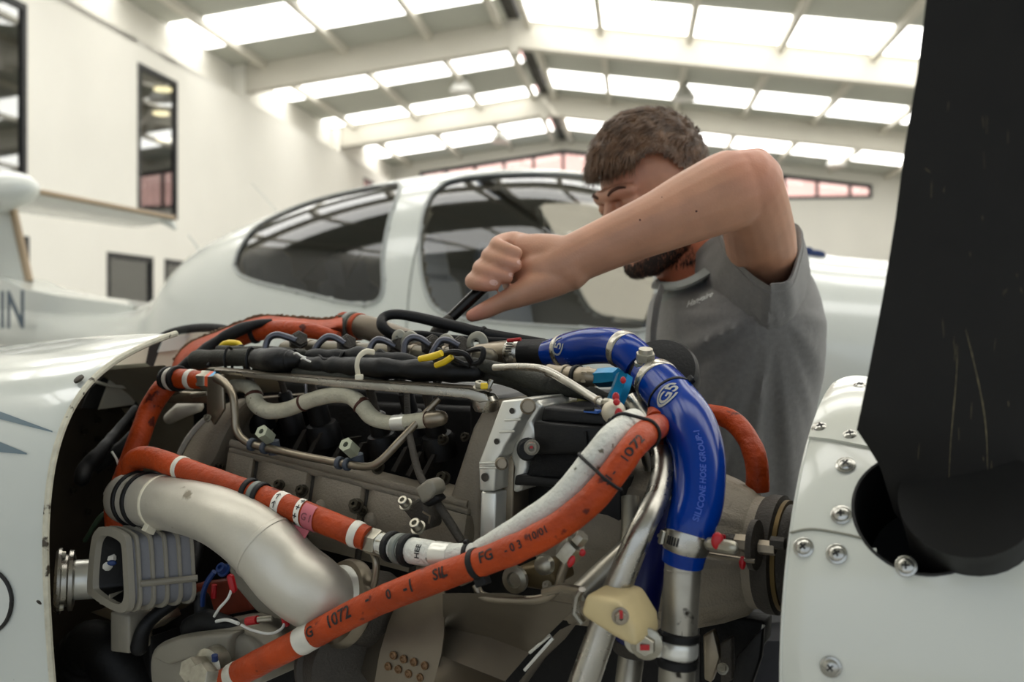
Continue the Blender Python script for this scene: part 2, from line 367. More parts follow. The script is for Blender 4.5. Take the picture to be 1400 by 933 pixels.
sm = lambda pg: [tuple(x) for x in catmull(pg + [pg[0]], 5)][:-1]
W1 = sm([(320, 364), (329, 338), (355, 308), (416, 280), (478, 263), (534, 253), (547, 257), (533, 300), (524, 350), (523, 400), (506, 416), (470, 414), (420, 402), (360, 388), (330, 377)])
W2 = sm([(590, 266), (612, 249), (660, 241), (740, 238), (810, 244), (862, 268), (890, 330), (897, 400), (888, 450), (780, 448), (670, 440), (606, 429), (583, 400), (574, 345), (578, 295)])
G = [[sect(q, k) for k in range(NP)] for q in secs]
cls = {}
for i in range(len(secs) - 1):
    if not (-1.9 < secs[i][0] < 1.1): continue
    for k in range(NP):
        ph = 2 * math.pi * (k + .5) / NP
        if not (0 < ph < math.pi): continue
        kk = k if ph < math.pi / 2 else (NP // 2 - 1 - k)       # cos>0 is the camera's side; the far side mirrors it
        c = (G[i][kk] + G[i][kk + 1] + G[i + 1][kk] + G[i + 1][kk + 1]) / 4; x, y = pix(c)
        if inpoly(x, y, W1):
            if ph < math.pi / 2: cls[(i, k)] = 1
        elif inpoly(x, y, W2): cls[(i, k)] = 2
def shell(inset, want):
    mb = MB(); idx = {}
    g = G if inset == 0 else [[sect(q, k, inset) for k in range(NP)] for q in secs]
    for i in range(len(secs) - 1):
        for k in range(NP):
            if want(cls.get((i, k), 0), k):
                f = []
                for (a, b) in ((i, k), (i, (k + 1) % NP), (i + 1, (k + 1) % NP), (i + 1, k)):
                    if (a, b) not in idx: idx[(a, b)] = len(mb.v); mb.v.append(g[a][b])
                    f.append(idx[(a, b)])
                mb.f.append(tuple(f)); mb.m.append(0)
    return mb
plane = thing('airplane', 'white twin engine airplane with dark tinted canopy standing behind the man', 'airplane', (FS.x, FS.y, 0))
obj('fuselage', shell(0, lambda c, k: c == 0), M_white, plane, fix=False, sharp=60)
lin = shell(.035, lambda c, k: c == 0); keep = [f for f in lin.f if -1.95 < (lin.v[f[0]] - FS).dot(AX) < 1.2]
lin.f = keep; lin.m = [0] * len(keep); obj('cabin_liner', lin, M_liner, plane, fix=False, sharp=60)
near = lambda k: k < NP // 4
for c_, nm in ((1, 'rear_window'), (2, 'canopy_window')):
    obj(nm, shell(.004, lambda c, k, c_=c_: c == c_ and near(k)), (M_rearg if c_ == 1 else M_canopy), plane, fix=False, sharp=60)
    if c_ == 2: obj(nm, shell(.004, lambda c, k, c_=c_: c == c_ and not near(k)), (M_rearg if c_ == 1 else M_canopy), plane, fix=False, sharp=60)
# rim mouldings around the near and far windows
flat = [(pix(G[i][k]), i, k) for i in range(0, len(secs), 2) for k in range(2, NP // 4 + 1)]
FX = np.array([f[0] for f in flat])
bvF = BVHTree.FromPolygons([p for r in G for p in r], [(i * NP + k, i * NP + (k + 1) % NP, (i + 1) * NP + (k + 1) % NP, (i + 1) * NP + k) for i in range(len(secs) - 1) for k in range(NP)])
for pg in (W1, W2):
    loop = []; loop2 = []
    for (x, y) in pg:
        j = int(np.argmin((FX[:, 0] - x) ** 2 + (FX[:, 1] - y) ** 2)); _, i, k = flat[j]; p = G[i][k]
        h_ = hit(bvF, x, y, .003); q = h_[0] if h_ else P(x, y, p.y)
        loop.append(q); n_ = (q - FS).dot(NX); loop2.append(q - NX * (2 * n_))
    for lp in (loop, loop2):
        lp = lp + [lp[0], lp[1]]; m_ = MB(); m_.tube([V(x) for x in catmull(lp, 3)], .0062, 8, cap=False); obj('window_rim', m_, mat('grey_seal', (158, 160, 156), .5), plane)
# seams of the canopy hoop
for s_, w_ in ((-.17, .004),):
    q = [np.interp(s_, [x[0] for x in secs], [x[j] for x in secs]) for j in range(6)]
    m_ = MB(); m_.tube([sect(q, k) for k in range(-12, NP // 9, 2)], w_, 6); obj('panel_seam', m_, mat('seam_grey', (150, 152, 146), .6), plane)
# cabin: seats, dash, floor
M_seat = mat('grey_blue_leather', (112, 120, 132), .5, var=.1, vscale=8); M_dk = mat('dark_interior', (32, 32, 34), .7)
RA = Matrix(((AX.x, NX.x, 0), (AX.y, NX.y, 0), (0, 0, 1)))
def cab(s, n, z): return FS + AX * s + NX * n + V((0, 0, z))
def seat(s, n, sc=1):
    t = thing('cabin_seat', None, None, cab(s, n, 1.0))
    R = RA @ Matrix.Rotation(math.radians(-14), 3, 'Y')
    return t, R
for s_, n_, h_, lb in ((-.28, -.26, .30, 1), (-.28, .26, .30, 2), (-1.05, .25, .2, 3), (-1.05, -.25, .2, 4)):
    R = RA @ Matrix.Rotation(math.radians(-12), 3, 'Y'); m_ = MB()
    m_.box(cab(s_, n_, 1.36), .10, .40, .62, R, bev=.04); m_.box(cab(s_ - .06, n_, 1.62 + h_ * .3), .09, .26, .20, R, bev=.04); m_.box(cab(s_ + .24, n_, 1.08), .46, .40, .13, RA, bev=.04)
    obj('cabin_seat', m_, M_seat, plane)
m_ = MB(); m_.box(cab(.72, 0, 1.50), .22, .95, .22, RA @ Matrix.Rotation(.35, 3, 'Y'), bev=.04); m_.box(cab(.45, 0, 1.2), .5, .12, .3, RA, bev=.03); obj('instrument_panel', m_, M_dk, plane)
m_ = MB(); m_.box(cab(-.2, 0, .98), 2.6, 1.0, .03, RA); obj('cabin_floor', m_, M_dk, plane)
m_ = MB(); m_.box(cab(-.95, -.47, 1.50), .42, .05, .14, RA @ Matrix.Rotation(-.25, 3, 'Y'), bev=.02); m_.box(cab(-1.25, 0, 1.42), .6, .8, .12, RA, bev=.03); obj('luggage_tray', m_, M_dk, plane)
mb = MB(); mb.prism([P(x, y, 4.38) for x, y in ((412, 384), (440, 356), (468, 340), (492, 338), (494, 346), (470, 386))], NX * .02); obj('dark_far_window', mb, M_dk, plane)  # flat dark sheet added in place of the far rear window
# fin, stabiliser
def ext_poly(poly3, th, R): 
    d = R * th; mb = MB(); mb.prism([p - d / 2 for p in poly3], d); return mb
fq = lambda s, z: FS + AX * s + V((0, 0, z))
def foil(mb, r0, r1, c0, c1, t0, t1, spanv, chordv, thv, n=14, steps=6):
    rows = []
    for j in range(steps + 1):
        f = j / steps; base = r0.lerp(r1, f); c = c0 + (c1 - c0) * f; t = t0 + (t1 - t0) * f; row = []
        for k in range(2 * n):
            a = 2 * math.pi * k / (2 * n); xx = (1 - math.cos(a)) / 2; y = t * math.sin(a) * (1 - xx) ** .6 * (xx + .03) ** .25
            row.append(base - chordv * (c * xx) + thv * y)
        rows.append(row)
    b = len(mb.v); mb.quadgrid(rows, close_u=True); L = 2 * n
    mb.f += [tuple(b + k for k in reversed(range(L))), tuple(b + steps * L + k for k in range(L))]; mb.m += [0, 0]
TOP = onplane(13, 272, FS, NX); LEB = onplane(38, 385, FS, NX)
m_ = MB(); foil(m_, LEB, TOP, 1.05, .75, .05, .045, V((0, 0, 1)), AX, NX); obj('tail_fin', m_, M_white, plane)
m_ = MB(); m_.tube([LEB + AX * .012, TOP + AX * .012], .022, 8); obj('edge_strip', m_, M_tan, plane)
tipL = P(236, 299, 6.85); rootL = P(24, 258, 5.3)
m_ = MB(); foil(m_, rootL, tipL, .55, .42, .035, .03, NX, (AX * 1 + V((0, 0, .10))).normalized(), V((0, 0, 1))); obj('tailplane', m_, M_white, plane)
m_ = MB(); m_.tube([rootL + AX * .01 + V((0, 0, .004)), tipL + AX * .01 + V((0, 0, .004))], .017, 8, flat=1); obj('edge_strip', m_, M_tan, plane)
mir = lambda p: p - NX * (2 * (p - FS).dot(NX))
m_ = MB(); foil(m_, rootL, mir(tipL), .55, .42, .035, .03, NX, AX, V((0, 0, 1))); obj('tailplane', m_, M_white, plane)
m_ = MB(); tp = tipL; m_.tube([P(200, 294, 6.7), P(218, 298, 6.8), P(232, 304, 6.85), P(239, 312, 6.85)], [.012, .03, .034, .014], 12, round_ends=True); obj('tip_fairing', m_, M_white, plane)
bc = P(-2, 262, 5.15); m_ = MB(); m_.sphere(bc, (.30, .12, .105), 16, RA); obj('tail_bulb', m_, M_white, plane)
# registration letters on the boom/fin
def text_geo(s, size=1.0, ext=0.0, bold=False):
    cu = bpy.data.curves.new('t', 'FONT'); cu.body = s; cu.size = size; cu.extrude = ext; cu.resolution_u = 3
    if bold: cu.offset = .02 * size
    o = bpy.data.objects.new('t', cu); COL.objects.link(o); dg = bpy.context.evaluated_depsgraph_get(); me = bpy.data.meshes.new_from_object(o.evaluated_get(dg))
    vs = [v.co.copy() for v in me.vertices]; fs = [tuple(p.vertices) for p in me.polygons]; COL.objects.unlink(o); bpy.data.objects.remove(o); bpy.data.meshes.remove(me); return vs, fs
M_nav = mat('slate_blue_decal', (62, 78, 92), .4)
vs, fs = text_geo('IN', 1.0, bold=True); mb = MB(); p0 = onplane(-1, 448, FS - NX * .24, NX); p1 = onplane(33, 448, FS - NX * .24, NX); hgt = 50 / F * p0.y
xm = max(v.x for v in vs); ym = max(v.y for v in vs)
mb.add([p0 + (p1 - p0) * (v.x / xm) + V((0, 0, hgt * v.y / ym)) for v in vs], fs); mb2 = MB(); mb2.v = mb.v; mb2.f = mb.f; mb2.m = mb.m
obj('registration_letters', mb, M_nav, plane, fix=False)
# dorsal fillet carrying the letters
m_ = MB(); q = [fq(-3.95, 1.5), fq(-3.95, 1.95), onplane(-25, 372, FS, NX), onplane(38, 384, FS, NX), onplane(60, 395, FS, NX), onplane(110, 405, FS, NX), onplane(180, 414, FS, NX), onplane(215, 420, FS, NX), fq(-2.3, 1.45)]
m_.prism([p - NX * .125 for p in q], NX * .25); obj('dorsal_fillet', m_, M_white, plane)
# whip antennas, wing stub, undercarriage (below the frame)
for a, b in (((288, 363), (258, 322)), ((392, 304), (344, 250)), ):
    Y_ = 4.6 if a[0] < 300 else 4.3
    m_ = MB(); m_.tube([P(*a, Y_), P((a[0] + b[0]) / 2, (a[1] + b[1]) / 2, Y_), P(*b, Y_)], [.008, .005, .003] if a[0] < 300 else [.003, .002, .0015], 6); obj('whip_antenna', m_, M_white, plane)
m_ = MB(); foil(m_, cab(.3, -.45, 1.0), cab(.25, -1.55, 1.03), 1.2, 1.1, .09, .08, -NX, AX, V((0, 0, 1))); foil(m_, cab(.3, .4, 1.0), cab(.2, 5.2, 1.25), 1.2, .8, .09, .05, NX, AX, V((0, 0, 1))); obj('wing', m_, M_white, plane)
for s_, n_ in ((1.6, 0), (-.5, .95), (-.5, -1.1)):
    m_ = MB(); m_.tube([cab(s_, n_, 1.0), cab(s_ + .05, n_, .2)], .035, 10); m_.lathe(cab(s_ + .05, n_ - .06, .2), NX, [(0, .12), (.01, .18), (.06, .2), (.11, .18), (.12, .12)], 24); obj('landing_gear', m_, M_dk, plane)
# blue bag lying on the nose
m_ = MB(); q = P(1113, 349, 3.0); m_.sphere(q, (.035, .03, .016), 10, RA); m_.sphere(q + V((-.02, 0, .01)), (.02, .02, .015), 8)
obj('cloth', m_, [mat('navy_cloth', (25, 45, 85), .8, var=.4, vscale=60)], label='crumpled navy cloth lying on the white nose behind the man', cat='cloth')

# ---------------------------------------------------------------- nacelle cowling (foreground left)
M_cowl = mat('cowl_white_paint', (203, 206, 198), .20, coat=.7, var=.03, vscale=5, spots=(120, 116, 100), sscale=90, sthr=.73)
M_cowlin = mat('cowl_inside', (150, 142, 124), .6, var=.12, vscale=20)
M_edge = mat('chipped_cream_edge', (196, 190, 168), .55, var=.15, vscale=80, spots=(70, 62, 50), sscale=60, sthr=.63)
RC = SP - AX * .72                                        # a point in the plane of the rim
rim_px = [(92, 1150), (80, 1010), (72, 933), (66, 850), (63, 780), (63, 720), (68, 660), (78, 610), (95, 565), (120, 527), (152, 498), (190, 476), (235, 458), (268, 453), (300, 460), (335, 480), (370, 512), (400, 550), (425, 620), (440, 760), (440, 900), (420, 1000)]
rim = [onplane(x, y, RC, AX) for x, y in rim_px]
rim = [V(x) for x in catmull(rim, 6)]
ctr = sum(rim, V((0, 0, 0))) / len(rim)
cw = thing('nacelle_cowling', 'open white engine cowling with grey-blue stripe points, left of the engine', 'cowling', (ctr.x, ctr.y, .8))
prof = [(0.0, 1.0), (-.012, 1.012), (-.05, 1.03), (-.12, 1.05), (-.22, 1.065), (-.36, 1.06), (-.55, 1.03), (-.8, .97), (-1.2, .84), (-1.7, .62)]
def shellrows(pr, off=0.0):
    rows = []
    for dx, sc in pr:
        row = []
        for p in rim:
            d = p - ctr; f = sc + off
            row.append(ctr + V((d.x * f, d.y * f, (d.z * (f if d.z > 0 else f)))) + AX * dx)
        rows.append(row)
    return rows
rows = shellrows(prof)
for r_, (dx, sc) in zip(rows, prof):                       # the crown dips aft
    for i, p in enumerate(r_):
        r_[i] = p + V((0, 0, max(0, (p.z - ctr.z)) * dx * .50))
def dropfar(mb):
    fs = []
    for f in mb.f:
        q = sum((mb.v[i] for i in f), V((0, 0, 0))) / 4; r_ = q - ctr; s_ = (q - RC).dot(AX)
        if -.42 < s_ < .01 and r_.dot(NX) > -.0 and r_.z > .12: continue
        fs.append(f)
    mb.f = fs; mb.m = [0] * len(fs); return mb
mb = MB(); mb.quadgrid(rows, close_u=True); dropfar(mb); obj('outer_skin', mb, M_cowl, cw, sharp=80)
pr2 = [(0.0, 1.0), (-.012, .985), (-.05, .985), (-.16, .985), (-.34, .97)]; rows2 = shellrows(pr2)
for r_, (dx, sc) in zip(rows2, pr2):
    for i, p in enumerate(r_): r_[i] = p + V((0, 0, max(0, (p.z - ctr.z)) * dx * .50))
mb = MB(); mb.quadgrid(rows2, close_u=True); dropfar(mb); obj('inner_skin', mb, M_cowlin, cw, sharp=80)
mb = MB(); mb.tube(rim[:74], .0035, 8); obj('rim_edge', mb, M_edge, cw)
# flange strip with fastener holes
rows3 = [[p + AX * dx for p in rr] for dx, rr in ((-.002, [ctr + (p - ctr) * 1.004 for p in rim]), (-.012, [ctr + (p - ctr) * 1.0165 for p in rim]))]
for (x, y) in ((113, 522), (66, 700), (64, 790), (62, 822), (86, 590)):
    p = onplane(x - 2, y, RC - AX * .012, AX); mb = MB(); mb.lathe(p - (p - ctr).normalized() * -.003, -(ctr - p).normalized(), [(0, .006), (.0022, .0055), (.003, .003)], 12); obj('fastener', mb, mat('dark_screw', (60, 55, 48), .5, metal=.6), cw)
# firewall and inner bulkhead frames
M_fire = mat('stainless_firewall', (70, 62, 52), .55, metal=.35, var=.25, vscale=12)
fw = thing('firewall', 'dark riveted firewall plate behind the engine inside the open cowling', 'firewall', tuple(ctr - AX * .2))
mb = MB(); mb.add([ctr + (p - ctr) * .98 - AX * .20 for p in rim], [tuple(range(len(rim)))]); 
b_ = [ctr + (p - ctr) * 1.0 - AX * .34 for p in rim]; b_ = [q_ - V((0, 0, max(0, q_.z - ctr.z) * .17)) for q_ in b_]; mb = MB(); mb.prism(b_, -AX * .004); obj('plate', mb, M_fire, fw)
FP = ctr - AX * .335
def fwp(x, y, d=0.0): return onplane(x, y, FP + AX * d, AX)
mb = MB()
for (x, y) in [(115, 590), (118, 622), (112, 648), (133, 600), (133, 575), (150, 640), (120, 700), (150, 560), (180, 580), (205, 575), (100, 670), (160, 665)]:
    mb.lathe(fwp(x, y), AX, [(0, .005), (.003, .0045), (.004, .002)], 10)
obj('rivet', mb, mat('rivet_metal', (60, 55, 48), .45, metal=.7), fw); bpy.data.objects['rivet']['kind'] = 'stuff'
for poly_, nm, mt, d in (([(200, 690), (238, 640), (246, 660), (225, 760), (206, 770)], 'stiffener', M_fire, .01), ([(80, 545), (255, 545), (262, 556), (80, 560)], 'shelf_rail', M_fire, .02)):
    mb = MB(); mb.prism([fwp(x, y, d) for x, y in poly_], AX * .006); obj(nm, mb, mt, fw)
# light window panels (far inner side of the cowl) seen above the firewall
M_pan = mat('cream_inner_panel', (196, 190, 172), .55, var=.06, vscale=10); M_panb = mat('black_rib', (28, 26, 24), .6); M_gapw = mat('white_gap_sheet', (198, 200, 192), .4)
for poly_, nm, mt, d in (([(150, 510), (160, 490), (166, 480), (160, 530), (140, 560), (110, 558), (122, 530)], 'rib', M_panb, .030), ([(158, 493), (205, 468), (222, 463), (198, 528), (190, 552), (133, 560)], 'inner_panel_and_gap', M_pan, .032), ([(205, 466), (222, 462), (198, 530), (188, 556), (182, 556), (196, 510)], 'rib', M_panb, .034),
                        ([(222, 462), (262, 455), (300, 453), (300, 560), (188, 556), (199, 525)], 'inner_panel_and_gap', M_pan, .030), ([(222, 463), (258, 458), (246, 478), (214, 482)], 'inner_panel_and_gap', M_gapw, .036)):  # last one: white sheet added for the fuselage showing through the gap
    mb = MB(); mb.prism([fwp(x, y, d) for x, y in poly_], AX * .003); obj(nm, mb, mt, cw)
mb = MB(); mb.tube([fwp(x, y, .045) for x, y in ((124, 520), (150, 528), (200, 532), (260, 530), (300, 526))], .0022, 8, flat=.5); obj('shelf_edge', mb, M_pan, cw)
# stripe decals and access hatch lie on the outer skin
dg = bpy.context.evaluated_depsgraph_get()
skin = bpy.data.objects['outer_skin']
bvc = bvh_of(skin)
def decal(name, mt, parent, bv, rowsxy, lift=.0012):
    rows = []; 
    for row in rowsxy:
        r = []
        for (x, y) in row:
            h = hit(bv, x, y, lift)
            if h is None: return None
            r.append(h[0])
        rows.append(r)
    mb = MB(); mb.quadgrid(rows); return obj(name, mb, mt, parent, fix=False)
M_stripe = mat('grey_blue_stripe', (92, 112, 122), .3, coat=.4)
for (x0, x1, yt0, yb0, yt1, yb1) in ((-30, 73, 552, 566, 590, 592), (-30, 38, 592, 616, 620, 622)):
    r = [[], [], []]
    for k in range(9):
        f = k / 8; x = x0 + (x1 - x0) * f; a = yt0 + (yt1 - yt0) * f; b = yb0 + (yb1 - yb0) * f
        for j in range(3): r[j].append((x, a + (b - a) * j / 2))
    decal('stripe_decal', M_stripe, cw, bvc, r)
lp = [hit(bvc, -18 + 36 * math.cos(a), 822 + 44 * math.sin(a), .002) for a in [2 * math.pi * k / 40 for k in range(41)]]
if all(lp):
    mb = MB(); mb.tube([p[0] for p in lp], .0022, 8, cap=False); obj('hatch_seal', mb, M_panb, cw)
    mb = MB(); c0 = hit(bvc, -18, 822, .004)[0]; mb.add([c0] + [p[0] + p[1] * .002 for p in lp[:-1]], [(0, k + 1, (k + 1) % 40 + 1) for k in range(40)]); obj('hatch', mb, M_white, cw, fix=False)

# ---------------------------------------------------------------- spinner
M_spin = mat('spinner_white', (208, 208, 196), .22, coat=.5, var=.015, vscale=6)
M_screw = mat('bright_screw', (170, 168, 160), .22, metal=.9, var=.2, vscale=200)
M_slot = mat('screw_recess', (18, 17, 15), .6)
sp = thing('spinner', 'white riveted propeller spinner with cross-head screws at right', 'spinner', tuple(SP - V((0, 0, .2))))
RS = .215; SP_ENGINE = SP.copy(); SP = V((0.305, 0.92, 1.23))
def sprof(t):   # radius along axis, t metres from the back rim
    if t < .02: return RS * (1 - .02 * (1 - t / .02) ** 2 * .5)
    return RS * math.sqrt(max(0, 1 - ((t - .02) / .46) ** 2.0)) 
def spt(t, a, off=0.0):   # a: angle from "towards camera", positive up
    r = sprof(t) + off; return SP + AX * t + (-NX * math.cos(a) + V((0, 0, 1)) * math.sin(a)) * r
HT, HA, HR = .125, math.radians(43), .050
def solve_ta(x, y):
    best = None
    for i in range(0, 90):
        t = i * .005
        for j in range(-20, 60):
            a = j * .04; p = spt(t, a); 
            n = (-NX * math.cos(a) + V((0, 0, 1)) * math.sin(a))
            if n.dot(V((0, 0, CZ)) - p) < 0: continue
            q = pix(p); d = (q[0] - x) ** 2 + (q[1] - y) ** 2
            if best is None or d < best[0]: best = (d, t, a)
    _, t, a = best
    for st in (.002, .0005):
        imp = True
        while imp:
            imp = False
            for dt, da in ((st, 0), (-st, 0), (0, st * 4), (0, -st * 4)):
                if t + dt < 0: continue
                q = pix(spt(t + dt, a + da)); d = (q[0] - x) ** 2 + (q[1] - y) ** 2
                if d < best[0] - 1e-9: best = (d, t + dt, a + da); t += dt; a += da; imp = True; break
    return t, a
HT, HA = solve_ta(1264, 694)
HC = spt(HT, HA); HN = (HC - (SP + AX * HT)).normalized()
mb = MB(); nt_, na_ = 110, 240; idx = {}
def inhole(p):
    d = p - HC; return (d - HN * d.dot(HN)).length < HR and d.dot(HN) > -.1
grid = [[spt(.475 * (i / nt_) ** 1.15, 2 * math.pi * k / na_) for k in range(na_)] for i in range(nt_ + 1)]
for i in range(nt_ + 1):                      # snap the vertices next to the hole on to its circle
    for k in range(na_):
        p = grid[i][k]; d = p - HC; q = d - HN * d.dot(HN)
        if d.dot(HN) > -.1 and abs(q.length - HR) < .0032: grid[i][k] = p + q.normalized() * (HR - q.length)
for i in range(nt_):
    for k in range(na_):
        c = (grid[i][k] + grid[i][(k + 1) % na_] + grid[i + 1][(k + 1) % na_] + grid[i + 1][k]) / 4
        if inhole(c): continue
        f = []
        for (a, b) in ((i, k), (i, (k + 1) % na_), (i + 1, (k + 1) % na_), (i + 1, k)):
            if (a, b) not in idx: idx[(a, b)] = len(mb.v); mb.v.append(grid[a][b])
            f.append(idx[(a, b)])
        mb.f.append(tuple(f)); mb.m.append(0)
obj('dome', mb, M_spin, sp, fix=False, sharp=60)
mb = MB(); mb.lathe(SP + AX * .004, AX, [(0, RS * .985), (.002, RS * .985), (.003, .05)], 96); obj('backplate', mb, mat('backplate_metal', (60, 58, 54), .5, metal=.5), sp)
mb = MB(); mb.tube([spt(0, 2 * math.pi * k / 96) for k in range(97)], .0012, 8, cap=False); obj('rear_lip', mb, M_spin, sp)
hl = []
for k in range(60):
    a = 2 * math.pi * k / 60; e1 = AX; e2 = HN.cross(AX); q = HC + (e1 * math.cos(a) + e2 * math.sin(a)) * HR
    # drop on to the dome
    t = (q - SP).dot(AX); ra = (q - SP - AX * t); rr = ra.length; h2 = sprof(max(0, t)) ; lat = ra - HN * ra.dot(HN); hh = math.sqrt(max(0, h2 * h2 - lat.length ** 2)); hl.append(SP + AX * t + lat + HN * hh)
mb = MB(); mb.quadgrid([[p for p in hl], [p - HN * .09 for p in hl]], close_u=True); mb.add([HC - HN * .11] + [p - HN * .09 for p in hl], [(0, k + 1, (k + 1) % 60 + 1) for k in range(60)]); obj('blade_well', mb, mat('black_well', (14, 14, 14), .6), sp)
mb = MB(); mb.tube(hl + [hl[0]], .0012, 6, cap=False); obj('opening_edge', mb, M_panb, sp)
# raised cover plates: upper plate and lower dome overlap
def plate(name, ring_px, lift=.0018, nseg=10):
    pts = [solve_ta(x, y) for x, y in ring_px]; ts, as_ = [p[0] for p in pts], [p[1] for p in pts]
    return ts, as_
def strip_plate(name, lower_px, upper_px, lift):
    lo_ = [solve_ta(*p) for p in lower_px]; up_ = [solve_ta(*p) for p in upper_px]
    lo_ = catmull(lo_, 5); up_ = catmull(up_, 5); rows = []
    for j in range(9):
        f = j / 8; rows.append([spt(max(0, a[0] * (1 - f) + b[0] * f), a[1] * (1 - f) + b[1] * f, lift) for a, b in zip(lo_, up_)])
    base_lo = [spt(max(0, a[0]), a[1], -.001) for a in lo_]
    mb = MB(); mb.quadgrid([base_lo] + rows); return obj(name, mb, M_spin, sp, fix=False, sharp=50)
strip_plate('cover_plate', [(1092, 590), (1105, 600), (1150, 606), (1200, 616)], [(1120, 540), (1135, 525), (1165, 518), (1200, 522)], .0028)
def seam(pts, r=.0011):
    q = [solve_ta(*p) for p in pts]; q = catmull(q, 6); mb = MB(); mb.tube([spt(max(0, a[0]), a[1], .0004) for a in q], r, 6); return obj('panel_seam', mb, mat('spinner_seam', (128, 126, 112), .6), sp)
seam([(1074, 728), (1110, 724), (1150, 730), (1178, 736)])
def screw(x, y):
    t, a = solve_ta(x, y); p = spt(t, a, .0002); n = (-NX * math.cos(a) + V((0, 0, 1)) * math.sin(a)); n = (n + AX * .05).normalized()
    mb = MB(); mb.lathe(p, n, [(0, .0076), (.0012, .0076), (.0016, .0068)], 24); w_ = obj('screw_washer', mb, M_screw, sp)
    mb = MB(); mb.lathe(p + n * .0014, n, [(0, .0058), (.0014, .0054), (.0024, .0040), (.0028, .0018)], 22); obj('screw_head', mb, M_screw, w_)
    tt, u, v_ = frames([p, p + n])[0]; mb = MB(); R = Matrix((u, v_, n)).transposed() @ Matrix.Rotation(random.random() * 1.5, 3, 'Z')
    mb.box(p + n * .0040, .0056, .0013, .0012, R); mb.box(p + n * .0040, .0013, .0056, .0012, R); obj('cross_slot', mb, M_slot, w_)
for xy in ((1122, 587), (1162, 597), (1156, 637), (1150, 705), (1099, 749), (1144, 758), (1239, 775), (1136, 912), (1176, 531)): screw(*xy)
# ---------------------------------------------------------------- propeller blade
M_blade = mat('black_blade', (26, 25, 24), .5, var=.25, vscale=14, rvar=.1, bump=.08, bscale=30, spec=.3)
bl = thing('propeller_blade', 'black propeller blade with scuffed face rising in front of the spinner', 'propeller blade', tuple(P(1330, 760, .76)))
def YB(y): return .60 + .16 * (max(y, -150) + 60) / 860
edge = [(-1300, 1420, 1560), (-900, 1372, 1560), (-500, 1325, 1548), (-250, 1298, 1538), (-60, 1275, 1530), (0, 1266, 1528), (100, 1254, 1524), (200, 1237, 1518), (300, 1224, 1512), (400, 1208, 1505), (500, 1189, 1500), (560, 1177, 1497), (588, 1171, 1495), (610, 1186, 1493), (640, 1204, 1490), (670, 1213, 1486), (700, 1222, 1480), (730, 1245, 1470), (755, 1270, 1460), (775, 1305, 1450), (790, 1345, 1435)]
rows = []
for (y, xl, xr) in edge:
    Yc = YB(y); L = P(xl, y, Yc); R_ = P(xr, y, Yc - .02); th = .012 + .012 * max(0, (y - 200) / 600); row = []
    for k in range(32):
        a = 2 * math.pi * k / 32; f = (1 - math.cos(a)) / 2; s_ = math.sin(a); row.append(L.lerp(R_, f) + V((0, -1, 0)) * s_ * th * (f + .04) ** .4 * (1.02 - f) ** .35)
    rows.append(row)
mb = MB(); mb.quadgrid(rows, close_u=True); b = 0; mb.f += [tuple(reversed(range(32))), tuple((len(rows) - 1) * 32 + k for k in range(32))]; mb.m += [0, 0]
blo = obj('blade', mb, M_blade, bl, sharp=50)
mb = MB(); q0 = P(1385, 800, YB(800) + .05); mb.tube([HC + HN * .02 + AX * .03, HC - HN * .1 + AX * .03], [.046, .046], 32); obj('blade_root', mb, M_blade, bl)
bvb = bvh_of(blo)
M_scr = mat('scratch_marks', (96, 88, 66), .7, var=.4, vscale=300)
random.seed(3)
rs_ = [([(x, y), (x + random.uniform(-3, 3), y + random.uniform(6, 26))], random.uniform(.5, 1.1)) for x, y in [(random.uniform(1255, 1395), random.uniform(120, 700)) for _ in range(26)]]
for pl_, wd in tuple(rs_) + (([(1320, 450), (1330, 490), (1342, 545), (1348, 590), (1350, 640)], 2.2), ([(1309, 472), (1307, 520), (1300, 600), (1297, 660)], 1.5), ([(1350, 640), (1358, 682), (1345, 680), (1340, 660)], 3.0), ([(1370, 640), (1362, 682)], 1.6), ([(1378, 548), (1379, 556)], 1.5), ([(1285, 655), (1290, 668)], 1.2), ([(1265, 230), (1272, 236)], 2)):
    cp = catmull(pl_, 8); rr = [[], []]
    for k, (x, y) in enumerate(cp):
        w2 = wd * (.3 + .7 * math.sin(math.pi * k / (len(cp) - 1))) * (.6 + .6 * random.random()) / 2
        rr[0].append((x - w2, y)); rr[1].append((x + w2, y))
    decal('scratch', M_scr, bl, bvb, rr, .0004)

SP = SP_ENGINE
# ================================================================ engine
def TR(n=16): return [2 * math.pi * k / n for k in range(n)]
def bevobj(name, mb, mt, parent=None, bev=.002, seg=2, ang=30, **kw):
    bm = bmesh.new(); vs = [bm.verts.new(p) for p in mb.v]
    for f in mb.f:
        try: bm.faces.new([vs[i] for i in f])
        except ValueError: pass
    bmesh.ops.recalc_face_normals(bm, faces=bm.faces); bm.normal_update()
    es = [e for e in bm.edges if len(e.link_faces) == 2 and e.calc_face_angle(0) > math.radians(ang)]
    if es: bmesh.ops.bevel(bm, geom=es, offset=bev, segments=seg, affect='EDGES', clamp_overlap=True, profile=.5)
    bm.verts.ensure_lookup_table(); bm.verts.index_update(); m2 = MB(); m2.v = [v.co.copy() for v in bm.verts]; m2.f = [tuple(v.index for v in f.verts) for f in bm.faces]; m2.m = [0] * len(m2.f); bm.free()
    return obj(name, m2, mt, parent, sharp=kw.pop('sharp', 50), **kw)
def slabE(poly, o, depth, mb=None, o2=None):
    """pixel polygon standing at offset o (camera side), thickness depth away from the camera; o may be a list per corner"""
    mb = mb or MB(); os_ = o if hasattr(o, '__len__') else [o] * len(poly)
    mb.prism([E(x, y, q) for (x, y), q in zip(poly, os_)], NX * depth); return mb
